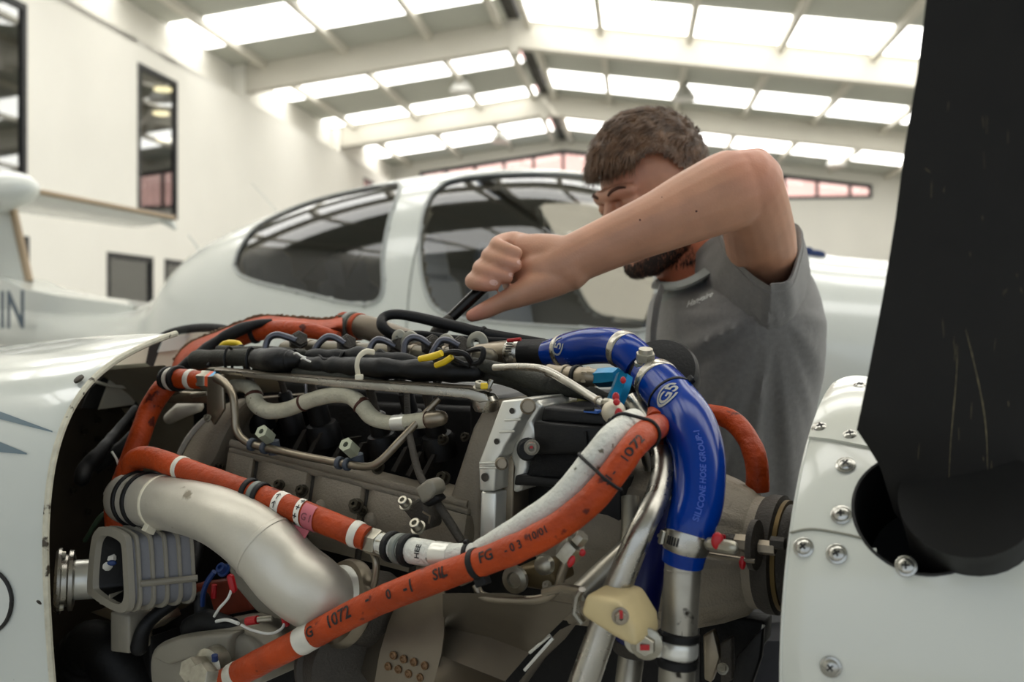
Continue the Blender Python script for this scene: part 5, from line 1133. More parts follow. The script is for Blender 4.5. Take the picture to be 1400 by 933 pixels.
# fuel rail with unions
FRr, frl = hose('fuel_rail', [(392, 478, .02, 12), (440, 479, .025, 13), (500, 482, .03, 13), (560, 485, .03, 13), (620, 488, .03, 13), (668, 489, .03, 13)], mat('rail_steel', (104, 98, 84), .42, metal=.6, var=.12, vscale=30), 'grey cylindrical fuel rail with five hex unions along the engine top', 'fuel rail', n=24, round_ends=True)
unions = ((408, 466), (474, 471), (543, 474), (590, 472), (628, 474))
for i, (x, y) in enumerate(unions):
    c = E(x, y, .045); ax = (AX * .7 - NX * .5 + V((0, 0, .25))).normalized(); mb = MB(); mb.hexn(c - ax * .006, ax, .0115, .012); mb.hexn(c + ax * .006, ax, .0085, .006); obj('union_nut', mb, M_castd, frl)
for x in (425, 488, 565, 610, 650): obj('collar', FRr.ring((x, 482), 5, 1.5), M_steel, frl)
loops = [[(406, 466), (392, 461), (378, 458), (367, 464), (362, 480), (361, 500)], [(472, 470), (458, 462), (447, 461), (436, 470), (428, 484), (425, 500)], [(541, 474), (526, 466), (515, 465), (507, 474), (504, 488), (502, 505)], [(588, 472), (574, 463), (562, 462), (554, 470), (552, 485), (550, 500)], [(628, 473), (614, 466), (603, 466), (596, 474), (590, 486), (588, 502)]]
ordn = ('leftmost', 'second from left', 'middle', 'fourth from left', 'rightmost')
for i, lpq in enumerate(loops):
    hose('injector_pipe', [(x, y, .055 + .02 * (j / 5), 4.6) for j, (x, y) in enumerate(lpq)], M_pipeb, 'blue-grey steel injector pipe looping off the fuel rail, %s of five' % ordn[i], 'pipe', 'injector pipes of the fuel rail', n=12)
for i, (x, y, r) in enumerate(((560, 468, 10), (609, 470, 8), (652, 470, 11), (545, 462, 6))):
    c = E(x, y, .055); kk = c.y / F; mb = MB(); q = [c + (AX * math.cos(a) + V((0, 0, 1)) * math.sin(a)) * r * kk for a in [math.pi * (.0 + 1.15 * j / 12) for j in range(13)]]; mb.tube(q, .0028, 8, flat=1.8)
    obj('pipe_clip', mb, mat('grey_clip', (132, 130, 118), .5, metal=.4), frl)
# big black hose loop
BL_, bl_ = hose('breather_hose', [(592, 462, -.04, 4), (560, 460, -.02, 6), (537, 457, -.0, 7), (523, 447, .01, 7.5), (524, 435, .0, 7), (540, 430, -.01, 7), (570, 434, -.02, 7.5), (620, 446, -.03, 8), (665, 457, -.04, 8), (710, 464, -.05, 7), (745, 468, -.06, 5)], M_blkr, 'smooth black hose looping back over the engine top near the wrench', 'hose', n=18)
obj('band', BL_.ring((662, 456), 4, 2), M_blk, bl_)
B5, b5 = hose('cable', [(500, 474, -.0, 3), (530, 462, .0, 4), (570, 456, .0, 4), (620, 462, -.01, 4), (690, 466, -.02, 4), (740, 470, -.03, 3)], M_blkr, 'thin black cable running under the looped black hose', 'cable')
# wiring harness: lumpy bundles
hn = thing('wiring_harness', 'black wrapped wiring harness bundle lying along the silver rail', 'wiring harness', tuple(E(450, 510, .08)))
for pts, mt_, wb in (([(270, 492, .07, 13), (300, 490, .08, 12), (340, 489, .085, 12), (365, 492, .09, 12)], M_olive, .1), ([(355, 492, .09, 16), (375, 494, .10, 18), (392, 494, .10, 17), (402, 493, .1, 12)], M_blk, .08),
                     ([(395, 497, .09, 11), (430, 500, .095, 12), (470, 502, .095, 14), (500, 503, .1, 14), (540, 505, .1, 15), (600, 508, .095, 15), (650, 510, .09, 13)], M_blk, .25), ([(425, 486, .085, 8), (460, 488, .085, 10), (490, 486, .085, 11), (520, 492, .09, 11), (560, 494, .09, 10), (585, 502, .09, 9)], M_blkr, .3),
                     ([(300, 478, .06, 6), (330, 480, .065, 7), (380, 480, .06, 6), (415, 484, .07, 6)], M_olive, .2), ([(600, 495, .095, 8), (640, 497, .09, 9), (680, 505, .085, 10), (720, 518, .08, 13), (745, 526, .078, 14)], M_olive, .06), ([(740, 526, .078, 13), (765, 530, .075, 12), (800, 536, .07, 11), (830, 548, .065, 10)], M_olive, .06),
                     ([(640, 508, .08, 8), (700, 520, .07, 11), (742, 540, .06, 12)], M_olive, .05), ([(405, 510, .1, 7), (440, 514, .1, 8), (480, 517, .1, 8), (520, 518, .1, 8)], M_olive, .3)):
    p_ = Pipe(pts, wob=wb, wfreq=50); obj('bundle', p_.mesh(14, round_ends=True), mt_, hn)
for pts in ([(640, 480, .09, 3), (660, 478, .1, 4), (655, 495, .1, 4), (630, 498, .1, 3.5)], [(590, 490, .1, 3), (615, 482, .11, 4), (635, 484, .11, 4), (645, 497, .1, 4)], [(600, 478, .09, 3), (620, 490, .1, 3.5), (640, 500, .1, 3.5)], [(285, 500, .09, 3), (300, 482, .07, 3), (330, 474, .06, 3)], [(505, 500, .1, 3), (520, 480, .09, 3), (535, 500, .1, 3)], [(430, 478, .08, 2), (445, 492, .1, 2), (470, 480, .08, 2)]):
    p_ = Pipe(pts); obj('loose_wire', p_.mesh(8, round_ends=True), M_blkr, hn)
for (pts, lb) in (([(574, 491, .115, 4.2), (590, 488, .118, 5), (604, 483, .118, 4.5)], 'bright yellow tape band on a black harness wire'), ([(596, 500, .11, 4), (608, 495, .112, 4.5), (618, 488, .112, 4)], 'short ochre tape band below the bright yellow one')):
    hose('tape_marker', pts, M_yel if 'bright' in lb else mat('ochre_tape', (190, 150, 40), .5), lb, 'tape', 'yellow tape markers on the harness')
for (x, y, a, b) in ((402, 484, 10, 3), (412, 491, 8, 2)):
    mb = MB(); mb.tube([V(q) for q in catmull([E(x, y, .125), E(x + a * .4, y - b * .3, .127), E(x + a, y + b, .125), E(x + a * 1.6, y + b + 2, .122)], 4)], .0011, 6); obj('white_wire', mb, M_white2, hn)
zt = thing('cable_tie', 'white cable tie around the black wiring harness', 'cable tie', tuple(E(492, 518, .12))); c = E(500, 500, .10); mb = MB()
mb.tube([V(q) for q in catmull([E(511, 482, .105), E(500, 481, .12), E(491, 488, .13), (E(488, 500, .132)), E(490, 515, .126)], 5)], .0032, 8, flat=.5); mb.box(E(491, 516, .128), .0085, .006, .006, bev=.001); obj('strap', mb, M_nylon, zt)
for (x, w_) in ((343, 5), (313, 4), (402, 5), (470, 5), (545, 6), (598, 6)):
    mb = MB(); yy = 489 + (x - 270) * .055; c = E(x, yy, .09); mb.tube([c + (NX * math.sin(a) * .5 + V((0, 0, math.cos(a)))) * .0145 + AX * 0 for a in TR(18)] + [c + V((0, 0, .0145))], w_ * c.y / F / 2, 6, cap=False); obj('tape_band', mb, M_blk, hn)
# rail strip
rl = thing('mounting_rail', 'long thin metal rail with yellow marked bolt above the engine valley', 'bracket', tuple(E(480, 545, .12)))
mb = slabE([(292, 506), (460, 519), (640, 531), (663, 538), (668, 549), (655, 551), (638, 545), (460, 530), (310, 513)], .125, .004); bevobj('strip', mb, M_alu, rl, .001)
tq = [(292, 506), (460, 519), (640, 531), (668, 536)]
mb = MB(); mb.quadgrid([[E(x, y, .126) for x, y in tq], [E(x + 6, y - 4, .10) for x, y in tq]]); mb.quadgrid([[E(x, y + 1.5, .126) for x, y in tq], [E(x + 6, y - 2.5, .10) for x, y in tq]]); obj('top_flange', mb, M_sheet, rl)
bolt(rl, 656, 530, .125, 7, ax=V((0, -.35, 1)).normalized(), mt=M_bolt); mb = MB(); mb.box(E(662, 528, .137), .007, .004, .006, bev=.001); obj('yellow_mark', mb, M_yel, rl, label='yellow mark')
mb = MB(); c = E(664, 553, .11); mb.lathe(c - V((0, 0, .006)), V((0, -.15, 1)), [(0, .011), (.004, .013), (.012, .013), (.016, .010)], 24); obj('post', mb, M_alu, rl)
mb = MB(); mb.tube([E(664, 536, .115), E(672, 520, .11)], .0024, 8, flat=2); obj('hook', mb, M_alu, rl)
mb = slabE([(283, 515), (304, 512), (306, 560), (292, 582), (282, 566)], .13, .004); bevobj('end_plate', mb, M_steel, rl, .0015); bolt(rl, 284, 572, .135, 4)
# thin steel pipes
SPp, spt_ = hose('steel_pipe', [(296, 517, .135, 6.5), (308, 525, .14, 6), (318, 540, .145, 5.5), (321, 565, .148, 5.5), (324, 590, .15, 5.5), (340, 606, .15, 5.5), (370, 614, .15, 5.5), (420, 625, .15, 5.5), (480, 636, .15, 5.5), (505, 638, .15, 5.5), (522, 629, .148, 5.5), (545, 605, .14, 5.5), (570, 578, .125, 5), (600, 545, .11, 4.5)], M_steel, 'bent thin steel pipe running along the engine ledge in rubber clips', 'pipe', n=14)
for x, y in ((345, 607), (362, 612), (462, 632), (477, 636)):
    obj('rubber_clip', SPp.ring((x, y), 7, 3.5, n=18), M_rub, spt_)
for i, (x, y, lb) in enumerate(((362, 594, 'hex standoff on the steel pipe clip, nearer the left end'), (477, 612, 'hex standoff on the steel pipe clip, nearer the middle'))):
    c = E(x, y, .155); ax = (V((0, -.8, .45)) - AX * .35).normalized(); mb = MB(); mb.hexn(c - ax * .009, ax, .0082, .016, hole=.0032); o_ = obj('standoff', mb, mat('pale_zinc', (160, 164, 142), .5, metal=.4), None, label=lb, cat='standoff', group='hex standoffs above the steel pipe')
    p_ = MB(); p_.tube([c - ax * .016, c - ax * .02 + V((0, .0, -.012))], .007, 12); obj('rubber_base', p_, M_rub, o_)
# cream S pipe
CS, cs = hose('insulated_pipe', [(318, 527, .10, 8), (336, 528, .105, 9), (346, 536, .11, 11), (350, 552, .115, 11.5), (366, 562, .12, 11), (392, 560, .12, 10.5), (420, 549, .12, 10.5), (450, 541, .12, 11), (475, 541, .12, 11), (492, 552, .12, 11.5), (508, 570, .12, 11.5), (530, 578, .12, 10), (560, 577, .12, 11), (586, 574, .12, 11)], M_cream, 'cream woven pipe snaking in S bends across the engine valley', 'pipe', wob=.05)
obj('brown_clip', CS.ring((415, 551), 4, 1.2), M_brz, cs); obj('brown_clip', CS.ring((494, 554), 4, 1.2), M_brz, cs); obj('ferrule', CS.ring((546, 578), 22, .4), M_mach, cs); obj('brown_clip', CS.ring((588, 574), 4, 1.2), M_brz, cs); obj('brown_clip', CS.ring((348, 541), 4, .8), M_brz, cs)
mb = MB(); mb.tube([E(588, 574, .12), E(602, 572, .118)], [.009, .008], 14, round_ends=True); obj('end_stub', mb, M_steel, cs)
# slim rod and grey block
RD, rd = hose('drain_pipe', [(556, 535, .08, 4), (558, 580, .12, 4.5), (563, 610, .14, 5), (574, 650, .15, 5.5), (592, 680, .155, 6), (615, 715, .16, 6.5), (632, 742, .165, 6)], M_castd, 'slim dark pipe crossing the casting diagonally through a grey clip', 'pipe', n=12)
mb = slabE([(567, 668), (584, 655), (592, 660), (596, 672), (588, 682), (576, 690)], .175, .02); bevobj('clip_block', mb, M_grey, rd, .003, 3); mb = slabE([(576, 690), (594, 676), (600, 684), (585, 694)], .17, .015); bevobj('clip_rubber', mb, M_blkr, rd, .002)
sb = thing('strut_bracket', 'small black bracket with two socket bolts above the hose union', 'bracket', tuple(E(570, 725, .15)))
mb = slabE([(548, 695), (572, 682), (590, 710), (590, 722), (574, 728)], .15, .02); bevobj('body', mb, M_castd, sb, .003)
bolt(sb, 555, 690, .165, 7, hexh=False, ax=(-NX + V((0, 0, .9))).normalized(), h=1.3); bolt(sb, 572, 722, .175, 8, hexh=False, ax=(-NX + V((0, 0, .9))).normalized(), h=1.3)
mb = MB(); mb.tube([E(578, 700, .17), E(588, 706, .17), E(586, 716, .17)], .0012, 6); obj('spring_clip', mb, M_steel, sb)
# thin capillary verticals in the valley
for pts, lb in (([(418, 524, .07, 2), (418, 540, .08, 2), (417, 552, .09, 2)], 'short thin stalk below the silver rail, left one'), ([(554, 536, .07, 2.4), (556, 552, .08, 2.4), (557, 566, .09, 2.4)], 'short thin stalk below the silver rail, right one')):
    hose('stalk', pts, M_pipeb, lb, 'pipe')
lv = thing('linkage', 'small linkage lever below the short orange hose end', 'lever', tuple(E(250, 550, .08)))
mb = slabE([(230, 535), (290, 537), (290, 552), (228, 552), (226, 544)], .085, .012); bevobj('arm', mb, M_steel, lv, .002)
mb = MB(); mb.tube([E(228, 541, .1), E(246, 533, .1)], .004, 10); mb.tube([E(262, 541, .1), E(284, 538, .1)], .003, 10); obj('pin', mb, M_bolt, lv); mb = MB(); mb.tube([E(232, 572, .04), E(250, 560, .05), E(270, 556, .05)], [.008, .011, .008], 12, round_ends=True); obj('cam', mb, M_tape, lv)
# ---- thin silver fuel line with AN fittings
SL_, sl = hose('fuel_line', [(676, 503, .11, 5), (715, 502, .12, 5.2), (745, 506, .13, 5.6), (775, 522, .14, 5.8), (805, 541, .15, 6), (830, 556, .16, 6.2)], M_alu, 'slim bright metal fuel line descending to a red marked union', 'pipe', n=16)
obj('collar', SL_.ring((817, 549), 4, 1.2), M_steel, sl)
mb = MB(); c = E(839, 564, .17); mb.sphere(c, .0105, 14); mb.tube([c + V((-.004, 0, .006)), c + V((.008, 0, -.014))], .006, 12); obj('ball_union', mb, mat('pale_union', (190, 180, 160), .45, metal=.4), sl)
mb = MB(); mb.sphere(E(846, 566, .178), (.0035, .003, .005), 8); mb.sphere(E(843, 550, .180), (.003, .003, .003), 8); obj('torque_paint', mb, M_red, sl, label='red torque paint')
AN, an = hose('hose_union', [(836, 562, .165, 12), (842, 548, .16, 13), (849, 530, .155, 13), (854, 514, .15, 12)], M_teal, 'bright teal anodised union standing above the red marked ball union', 'fitting', n=6)
mb = MB(); c, t, r, u, v = cfr(AN, (840, 552)); mb.lathe(c - t * .006, t, [(0, .0105), (.003, .0118), (.006, .0105)], 20); obj('thread', mb, M_bolt, an); mb = MB(); mb.sphere(E(852, 520, .17), (.0025, .002, .003), 8); mb.sphere(E(842, 543, .178), (.003, .002, .004), 8); obj('torque_paint', mb, M_red, an)
A2, a2 = hose('hose_union', [(818, 517, .10, 13), (832, 516, .105, 13.5), (846, 515, .11, 12)], M_teal, 'short teal anodised union lying behind the upright teal one', 'fitting', n=6)
A3, a3 = hose('hose_fitting', [(750, 507, .085, 9), (765, 510, .09, 10), (782, 513, .095, 12), (800, 515, .1, 13), (816, 517, .1, 12)], M_steel, 'grooved metal hose fitting in line with the lying teal union', 'hose fitting', n=20)
for x, w_, e in ((772, 6, 2), (790, 7, 2.5), (804, 6, 1.5)): obj('collar', A3.ring((x, 514), w_, e, n=6 if x == 804 else 20), [M_steel, M_blkr][x == 790], a3)
p_ = Pipe([(850, 562, .08, 11), (880, 600, .07, 12), (892, 640, .06, 12)]); mb = p_.mesh(20); obj('return_pipe', mb, M_alu, None, label='bright curved pipe end beside the white insulated hose top', cat='pipe')
# dark round cover behind the elbow joint
dc = thing('intake_cover', 'round dark cap behind the joint of the blue hoses', 'cap', tuple(E(905, 540, -.05))); mb = MB(); c = E(904, 508, -.04); mb.lathe(c, (-NX + AX * .3 + V((0, 0, .7))).normalized(), [(-.02, .040), (0, .040), (.006, .036), (.009, .02), (.009, .004)], 40); obj('cap_body', mb, M_blk, dc); bolt(dc, 930, 520, -.0, 5)
# ================================================================ the man
man = thing('person', 'bearded man in grey polo shirt reaching over the engine with a wrench', 'person', (P(1000, 500, 1.55).x, 1.55, 0))
def skinmat():
    m = mat('skin', (184, 134, 106), .48, var=.10, vscale=28, bump=.12, bscale=380); nt = m.node_tree; b = nt.nodes['Principled BSDF']
    b.inputs['Subsurface Weight'].default_value = .12; b.inputs['Subsurface Radius'].default_value = (1, .35, .2); b.inputs['Subsurface Scale'].default_value = .006
    lk = b.inputs['Base Color'].links[0]; src = lk.from_socket; tc = nt.nodes.new('ShaderNodeTexCoord'); cur = src
    for (q, r0, r1, col, am) in ((P(1025, 225, 1.2), .02, .075, (.55, .20, .12), .55), (P(935, 350, 1.5), .03, .11, (.62, .17, .08), .8), (P(672, 388, 1.18), .0, .03, (.60, .24, .17), .5), (P(645, 432, 1.18), .0, .04, (.58, .20, .14), .6), (P(700, 368, 1.18), .0, .03, (.55, .22, .15), .5), (P(848, 250, 1.45), .0, .07, (.55, .22, .15), .35)):
        d = nt.nodes.new('ShaderNodeVectorMath'); d.operation = 'DISTANCE'; d.inputs[1].default_value = q; nt.links.new(tc.outputs['Object'], d.inputs[0])
        mr = nt.nodes.new('ShaderNodeMapRange'); mr.inputs[1].default_value = r0; mr.inputs[2].default_value = r1; mr.inputs[3].default_value = am; mr.inputs[4].default_value = 0; mr.interpolation_type = 'SMOOTHSTEP'; nt.links.new(d.outputs['Value'], mr.inputs[0])
        mx = nt.nodes.new('ShaderNodeMix'); mx.data_type = 'RGBA'; nt.links.new(mr.outputs[0], mx.inputs[0]); nt.links.new(cur, mx.inputs[6]); mx.inputs[7].default_value = col + (1,); cur = mx.outputs[2]
    nt.links.new(cur, b.inputs['Base Color']); return m
M_skin = skinmat()
bd = MB()
def limb(pts, n=20, flat=1.0, up=None):
    cp = catmull([tuple(p) + (r,) for p, r in pts], 6); bd.tube([V(c[:3]) for c in cp], [c[3] for c in cp], n, round_ends=True, flat=flat, up=up)
def Q(px, py, Y, rpx): return (P(px, py, Y), rpx * Y / F)
# raised left arm
limb([Q(1048, 440, 1.53, 45), Q(1047, 390, 1.45, 42), Q(1040, 333, 1.33, 48), Q(1032, 290, 1.25, 48), Q(1020, 254, 1.21, 50)])
limb([Q(1024, 250, 1.215, 47), Q(1000, 260, 1.21, 55), Q(950, 281, 1.205, 50), Q(900, 304, 1.20, 43), Q(850, 325, 1.20, 38), Q(800, 347, 1.20, 35), Q(764, 364, 1.20, 34)], flat=1.0)
limb([Q(1035, 222, 1.215, 20), Q(1045, 243, 1.22, 24)])
# hand: palm, thenar, thumb and four curled fingers (camera sees the palm side)
limb([Q(780, 358, 1.20, 34), Q(745, 350, 1.212, 31), Q(718, 343, 1.222, 24), Q(700, 336, 1.232, 15)])
limb([Q(775, 366, 1.20, 34), Q(740, 372, 1.205, 31), Q(712, 382, 1.225, 22), Q(700, 388, 1.24, 14)])
limb([Q(765, 380, 1.195, 24), Q(735, 392, 1.19, 22), Q(708, 404, 1.187, 17.5), Q(685, 414, 1.187, 13.5), Q(662, 425, 1.188, 12), Q(645, 432, 1.190, 9)])
for ch in ([(716, 372, 1.245, 13), (668, 376, 1.225, 12), (647, 384, 1.198, 11.8), (658, 388, 1.183, 10.8), (675, 389, 1.178, 9.5)],
           [(716, 356, 1.25, 13), (680, 358, 1.228, 12), (657, 367, 1.197, 12), (672, 373, 1.181, 11), (692, 379, 1.177, 10)],
           [(718, 342, 1.25, 13), (692, 342, 1.228, 12), (669, 350, 1.197, 12), (686, 357, 1.181, 11), (704, 363, 1.178, 10)],
           [(722, 332, 1.245, 12), (700, 326, 1.228, 10), (679, 334, 1.198, 10.5), (692, 341, 1.184, 10), (706, 346, 1.181, 9)]):
    limb([Q(*c) for c in ch], n=14)
# torso, far arm, legs, feet
limb([(P(985, 860, 1.55), .15), (P(990, 700, 1.55), .135), (P(1000, 540, 1.55), .15), (P(1000, 450, 1.55), .14)], flat=.8, up=(0, 1, 0))
limb([(P(1040, 430, 1.45), .06), (P(1000, 410, 1.55), .08), (P(960, 425, 1.68), .07)])
limb([(P(950, 430, 1.70), .058), (P(935, 560, 1.76), .046), (P(925, 660, 1.74), .043), (P(880, 700, 1.62), .036), (P(835, 715, 1.50), .026)])
limb([(P(835, 715, 1.50), .028), (P(815, 722, 1.46), .03), (P(800, 732, 1.43), .02)])
for k in range(4): limb([(P(812 - 3 * k, 712 + 9 * k, 1.44), .010), (P(795 - 3 * k, 716 + 9 * k, 1.41), .009), (P(787 - 2 * k, 724 + 9 * k, 1.40), .008)], n=10)
limb([(P(825, 705, 1.46), .013), (P(808, 696, 1.43), .010), (P(795, 697, 1.41), .008)], n=10)
hipz = .95
for dy in (-.10, .10):
    c = P(985, 860, 1.55); limb([(V((c.x, c.y + dy, .98)), .10), (V((c.x - .02, c.y + dy, .72)), .078), (V((c.x - .03, c.y + dy, .50)), .055), (V((c.x - .0, c.y + dy, .36)), .056), (V((c.x + .02, c.y + dy, .10)), .036)])
    limb([(V((c.x + .05, c.y + dy, .06)), .04), (V((c.x - .06, c.y + dy, .05)), .038), (V((c.x - .16, c.y + dy, .035)), .03)])
# neck and head
hf = V((-.78, -.50, -.33)).normalized(); hu0 = V((-.30, -.10, .95)); hl_ = hu0.cross(hf).normalized(); hu = hf.cross(hl_).normalized()
if hu.z < 0: hu = -hu
HC0 = P(893, 268, 1.52); HS = .93
def hp(l, f, u): return HC0 + (hl_ * l + hf * f + hu * u) * HS
RH3 = Matrix((hl_, hf, hu)).transposed()
limb([(P(985, 415, 1.56), .075), (P(955, 372, 1.54), .062), (P(925, 320, 1.525), .056), (hp(0, -.02, -.02), .055)])
def el(l, f, u, a, b, c): bd.sphere(hp(l, f, u), (a * HS, b * HS, c * HS), 14, RH3)
el(0, -.012, .03, .075, .095, .088); el(0, .03, -.03, .060, .062, .085); el(0, .062, -.098, .026, .024, .022)
for s in (-1, 1):
    bd.tube([hp(s * .055, -.005, -.055), hp(s * .048, .02, -.078), hp(s * .02, .06, -.098)], [.022 * HS] * 3, 12, round_ends=True)
    el(s * .040, .055, -.022, .028, .030, .026); el(s * .031, .074, .006, .016, .014, .011)
    el(s * .076, -.012, -.012, .010, .020, .033); el(s * .071, .01, .0, .01, .02, .02)
bd.tube([hp(-.042, .076, .024), hp(-.02, .088, .027), hp(0, .089, .024), hp(.02, .088, .027), hp(.042, .076, .024)], [.009, .011, .010, .011, .009], 12, round_ends=True)
bd.tube([hp(0, .088, .018), hp(0, .100, -.005), hp(0, .113, -.030)], [.007, .009, .012], 12, round_ends=True)
for s in (-1, 1): el(s * .012, .098, -.034, .009, .012, .008)
bd.tube([hp(-.022, .080, -.062), hp(0, .091, -.060), hp(.022, .080, -.062)], [.005, .008, .005], 10, round_ends=True); bd.tube([hp(-.020, .078, -.072), hp(0, .088, -.073), hp(.020, .078, -.072)], [.005, .009, .005], 10, round_ends=True)
def remeshed(mb, vox, smooth=2, fac=.5):
    me = bpy.data.meshes.new('r'); me.from_pydata([tuple(p) for p in mb.v], [], mb.f); o = bpy.data.objects.new('r', me); COL.objects.link(o)
    bm = bmesh.new(); bm.from_mesh(me); bmesh.ops.recalc_face_normals(bm, faces=bm.faces); bm.to_mesh(me); bm.free()
    r = o.modifiers.new('r', 'REMESH'); r.mode = 'VOXEL'; r.voxel_size = vox
    s = o.modifiers.new('s', 'SMOOTH'); s.iterations = smooth; s.factor = fac
    dg = bpy.context.evaluated_depsgraph_get(); m2 = bpy.data.meshes.new_from_object(o.evaluated_get(dg)); COL.objects.unlink(o); bpy.data.objects.remove(o); return m2
me = remeshed(bd, .0028, 3, .5); me.materials.clear(); me.materials.append(M_skin); me.polygons.foreach_set('use_smooth', [True] * len(me.polygons)); me.name = 'body'
body = bpy.data.objects.new('body', me); link(body, man, V((0, 0, 0)))
bvm = BVHTree.FromPolygons([v.co.copy() for v in me.vertices], [tuple(p.vertices) for p in me.polygons])
# nails and moles
M_nail = mat('nail', (206, 158, 140), .3)
for (x, y, a, b) in ((675, 386.5, 6, 4), (699, 376, 4, 3), (710, 359, 3.5, 3)):
    q = [hit(bvm, x + a * math.cos(t), y + b * math.sin(t) + (a * math.cos(t)) * .1, .0004) for t in TR(16)]; c = hit(bvm, x, y, .0007)
    if c and all(q): mb = MB(); mb.add([c[0]] + [p[0] for p in q], [(0, k + 1, (k + 1) % 16 + 1) for k in range(16)]); obj('fingernail', mb, M_nail, body, fix=False)
for (x, y, r) in ((952, 289, 1.6), (875, 301, 1.4), (905, 270, .8)):
    q = [hit(bvm, x + r * math.cos(t), y + r * math.sin(t), .0003) for t in TR(10)]
    if all(q): mb = MB(); mb.add([p[0] for p in q], [tuple(range(10))]); obj('mole', mb, mat('mole', (84, 48, 36), .6), body, fix=False)
# hair, beard, brows made of tufts on a displaced cap
M_hair = mat('brown_hair', (92, 66, 44), .55, var=.45, vscale=60, bump=.5, bscale=300); M_beard = mat('dark_beard', (48, 29, 18), .6, var=.4, vscale=90)
def tuft(mb, p, d, n, L, w_, curl=.3):
    d = d.normalized(); s = n.cross(d); s = s.normalized() if s.length > 1e-6 else V((1, 0, 0)); pts = []
    for k in range(4):
        f = k / 3; pts.append((p + d * L * f + n * L * (.35 * f - curl * f * f), w_ * (1 - f * .85)))
    vs = []
    for q, ww in pts: vs += [q - s * ww, q + s * ww, q + n * ww * .8]
    b = []; 
    for k in range(3):
        for j in range(3): b.append((k * 3 + j, k * 3 + (j + 1) % 3, k * 3 + 3 + (j + 1) % 3, k * 3 + 3 + j))
    mb.add(vs, b)
random.seed(11)
def hairline(l, f, u):       # unit direction in the head frame -> is it covered by hair
    if u > .62: return True
    if f > .35: return u > .36 - .10 * max(0, f - .6) - .05 * noise.noise(V((l * 6, f * 3, 0)))
    if f > -.1: return u > -.14 + (f + .1) * 1.1
    return u > -.55
cap = []; th_n, ph_n = 60, 90; idx = {}; mb = MB()
def capp(i, j):
    th = math.pi * i / th_n * .85; ph = 2 * math.pi * j / ph_n; d = V((math.sin(th) * math.cos(ph), math.sin(th) * math.sin(ph), math.cos(th)))
    top = max(0, d.z) ; thick = (.006 + .016 * top + .010 * max(0, d.y) * (d.z > .2)) * (1 if True else 0)
    th2 = thick + .004 * noise.noise(d * 7) + .0025 * noise.noise(d * 18)
    return d, hp(0, -.012, .03) + RH3 @ V((d.x * (.076 + th2), d.y * (.097 + th2), d.z * (.089 + th2))) * HS
pts = {}
for i in range(th_n + 1):
    for j in range(ph_n): pts[(i, j)] = capp(i, j)
for i in range(th_n):
    for j in range(ph_n):
        d = pts[(i, j)][0]
        if hairline(d.x, d.y, d.z): 
            f = []
            for ab in ((i, j), (i + 1, j), (i + 1, (j + 1) % ph_n), (i, (j + 1) % ph_n)):
                if ab not in idx: idx[ab] = len(mb.v); mb.v.append(pts[ab][1])
                f.append(idx[ab])
            mb.f.append(tuple(f)); mb.m.append(0)
hair = obj('hair', mb, M_hair, man, fix=False, sharp=80)
mb = MB()
for _ in range(9000):
    i = random.randrange(1, th_n); j = random.randrange(ph_n); d, p = pts[(i, j)]
    if not hairline(d.x, d.y, d.z): continue
    n = (RH3 @ d).normalized(); sw = noise.noise(d * 5) * 2.2 + random.uniform(-.5, .5)
    fwd = RH3 @ V((.3 * d.x + .35 * math.sin(sw), 1.0 if d.z > .25 or d.y > 0 else .2, -.35 if d.z < .5 else -.1)); tg = fwd - n * fwd.dot(n)
    L = random.uniform(.010, .020) * (1.0 if d.z > .25 else .45); q = p + V((random.uniform(-1, 1), random.uniform(-1, 1), random.uniform(-1, 1))) * .002
    tuft(mb, q, tg, n, L, random.uniform(.0006, .0011), curl=random.uniform(.1, .5))
for _ in range(500):
    l = random.uniform(-.05, .06); p = hp(l, .088 + random.uniform(-.012, .008) - abs(l) * .35, .070 + random.uniform(-.008, .012)); n = (p - hp(0, 0, .02)).normalized(); dd = hf * .55 - hu * .8 + hl_ * random.uniform(-.5, .5)
    tuft(mb, p, dd - n * dd.dot(n) * .7, n, random.uniform(.016, .028), random.uniform(.0008, .0014), .2)
obj('hair_strands', mb, M_hair, hair, fix=False, sharp=80, kind='stuff')
mb = MB(); mb2 = MB()
bj_ = 0
for _ in range(60000):
    if bj_ > 4200: break
    l, f, u = random.uniform(-.075, .075), random.uniform(-.02, .12), random.uniform(-.125, -.03)
    low = -.052 - .0 * f
    if u > -.045 + (-.03 if f > .06 and abs(l) < .03 else 0) - (.02 if f > .035 else 0): continue
    o_ = hp(0, .02, -.06); q = hp(l, f, u); dr = (q - o_).normalized(); h = bvm.ray_cast(o_, dr)
    # outermost skin point in that direction
    h = bvm.ray_cast(o_ + dr * .12, -dr)
    if h[0] is None or (h[0] - o_).length > .09: continue
    rel = h[0] - HC0; uu = rel.dot(hu) / HS; ff = rel.dot(hf) / HS
    if ff < .012 or uu < -.116 or uu > -.04 or (ff > .05 and uu > -.066 and not (uu > -.056 and uu < -.045)) or uu < -.128: continue
    n = h[1] if h[1].dot(dr) > 0 else -h[1]; dd = -hu * .9 + hf * .25 + V((random.uniform(-.4, .4), random.uniform(-.4, .4), 0)) * .6
    tuft(mb, h[0] - n * .001, dd - n * dd.dot(n), n, random.uniform(.006, .012), random.uniform(.0006, .0010), .2); bj_ += 1
obj('beard', mb, M_beard, man, fix=False, sharp=80)
mb = MB()
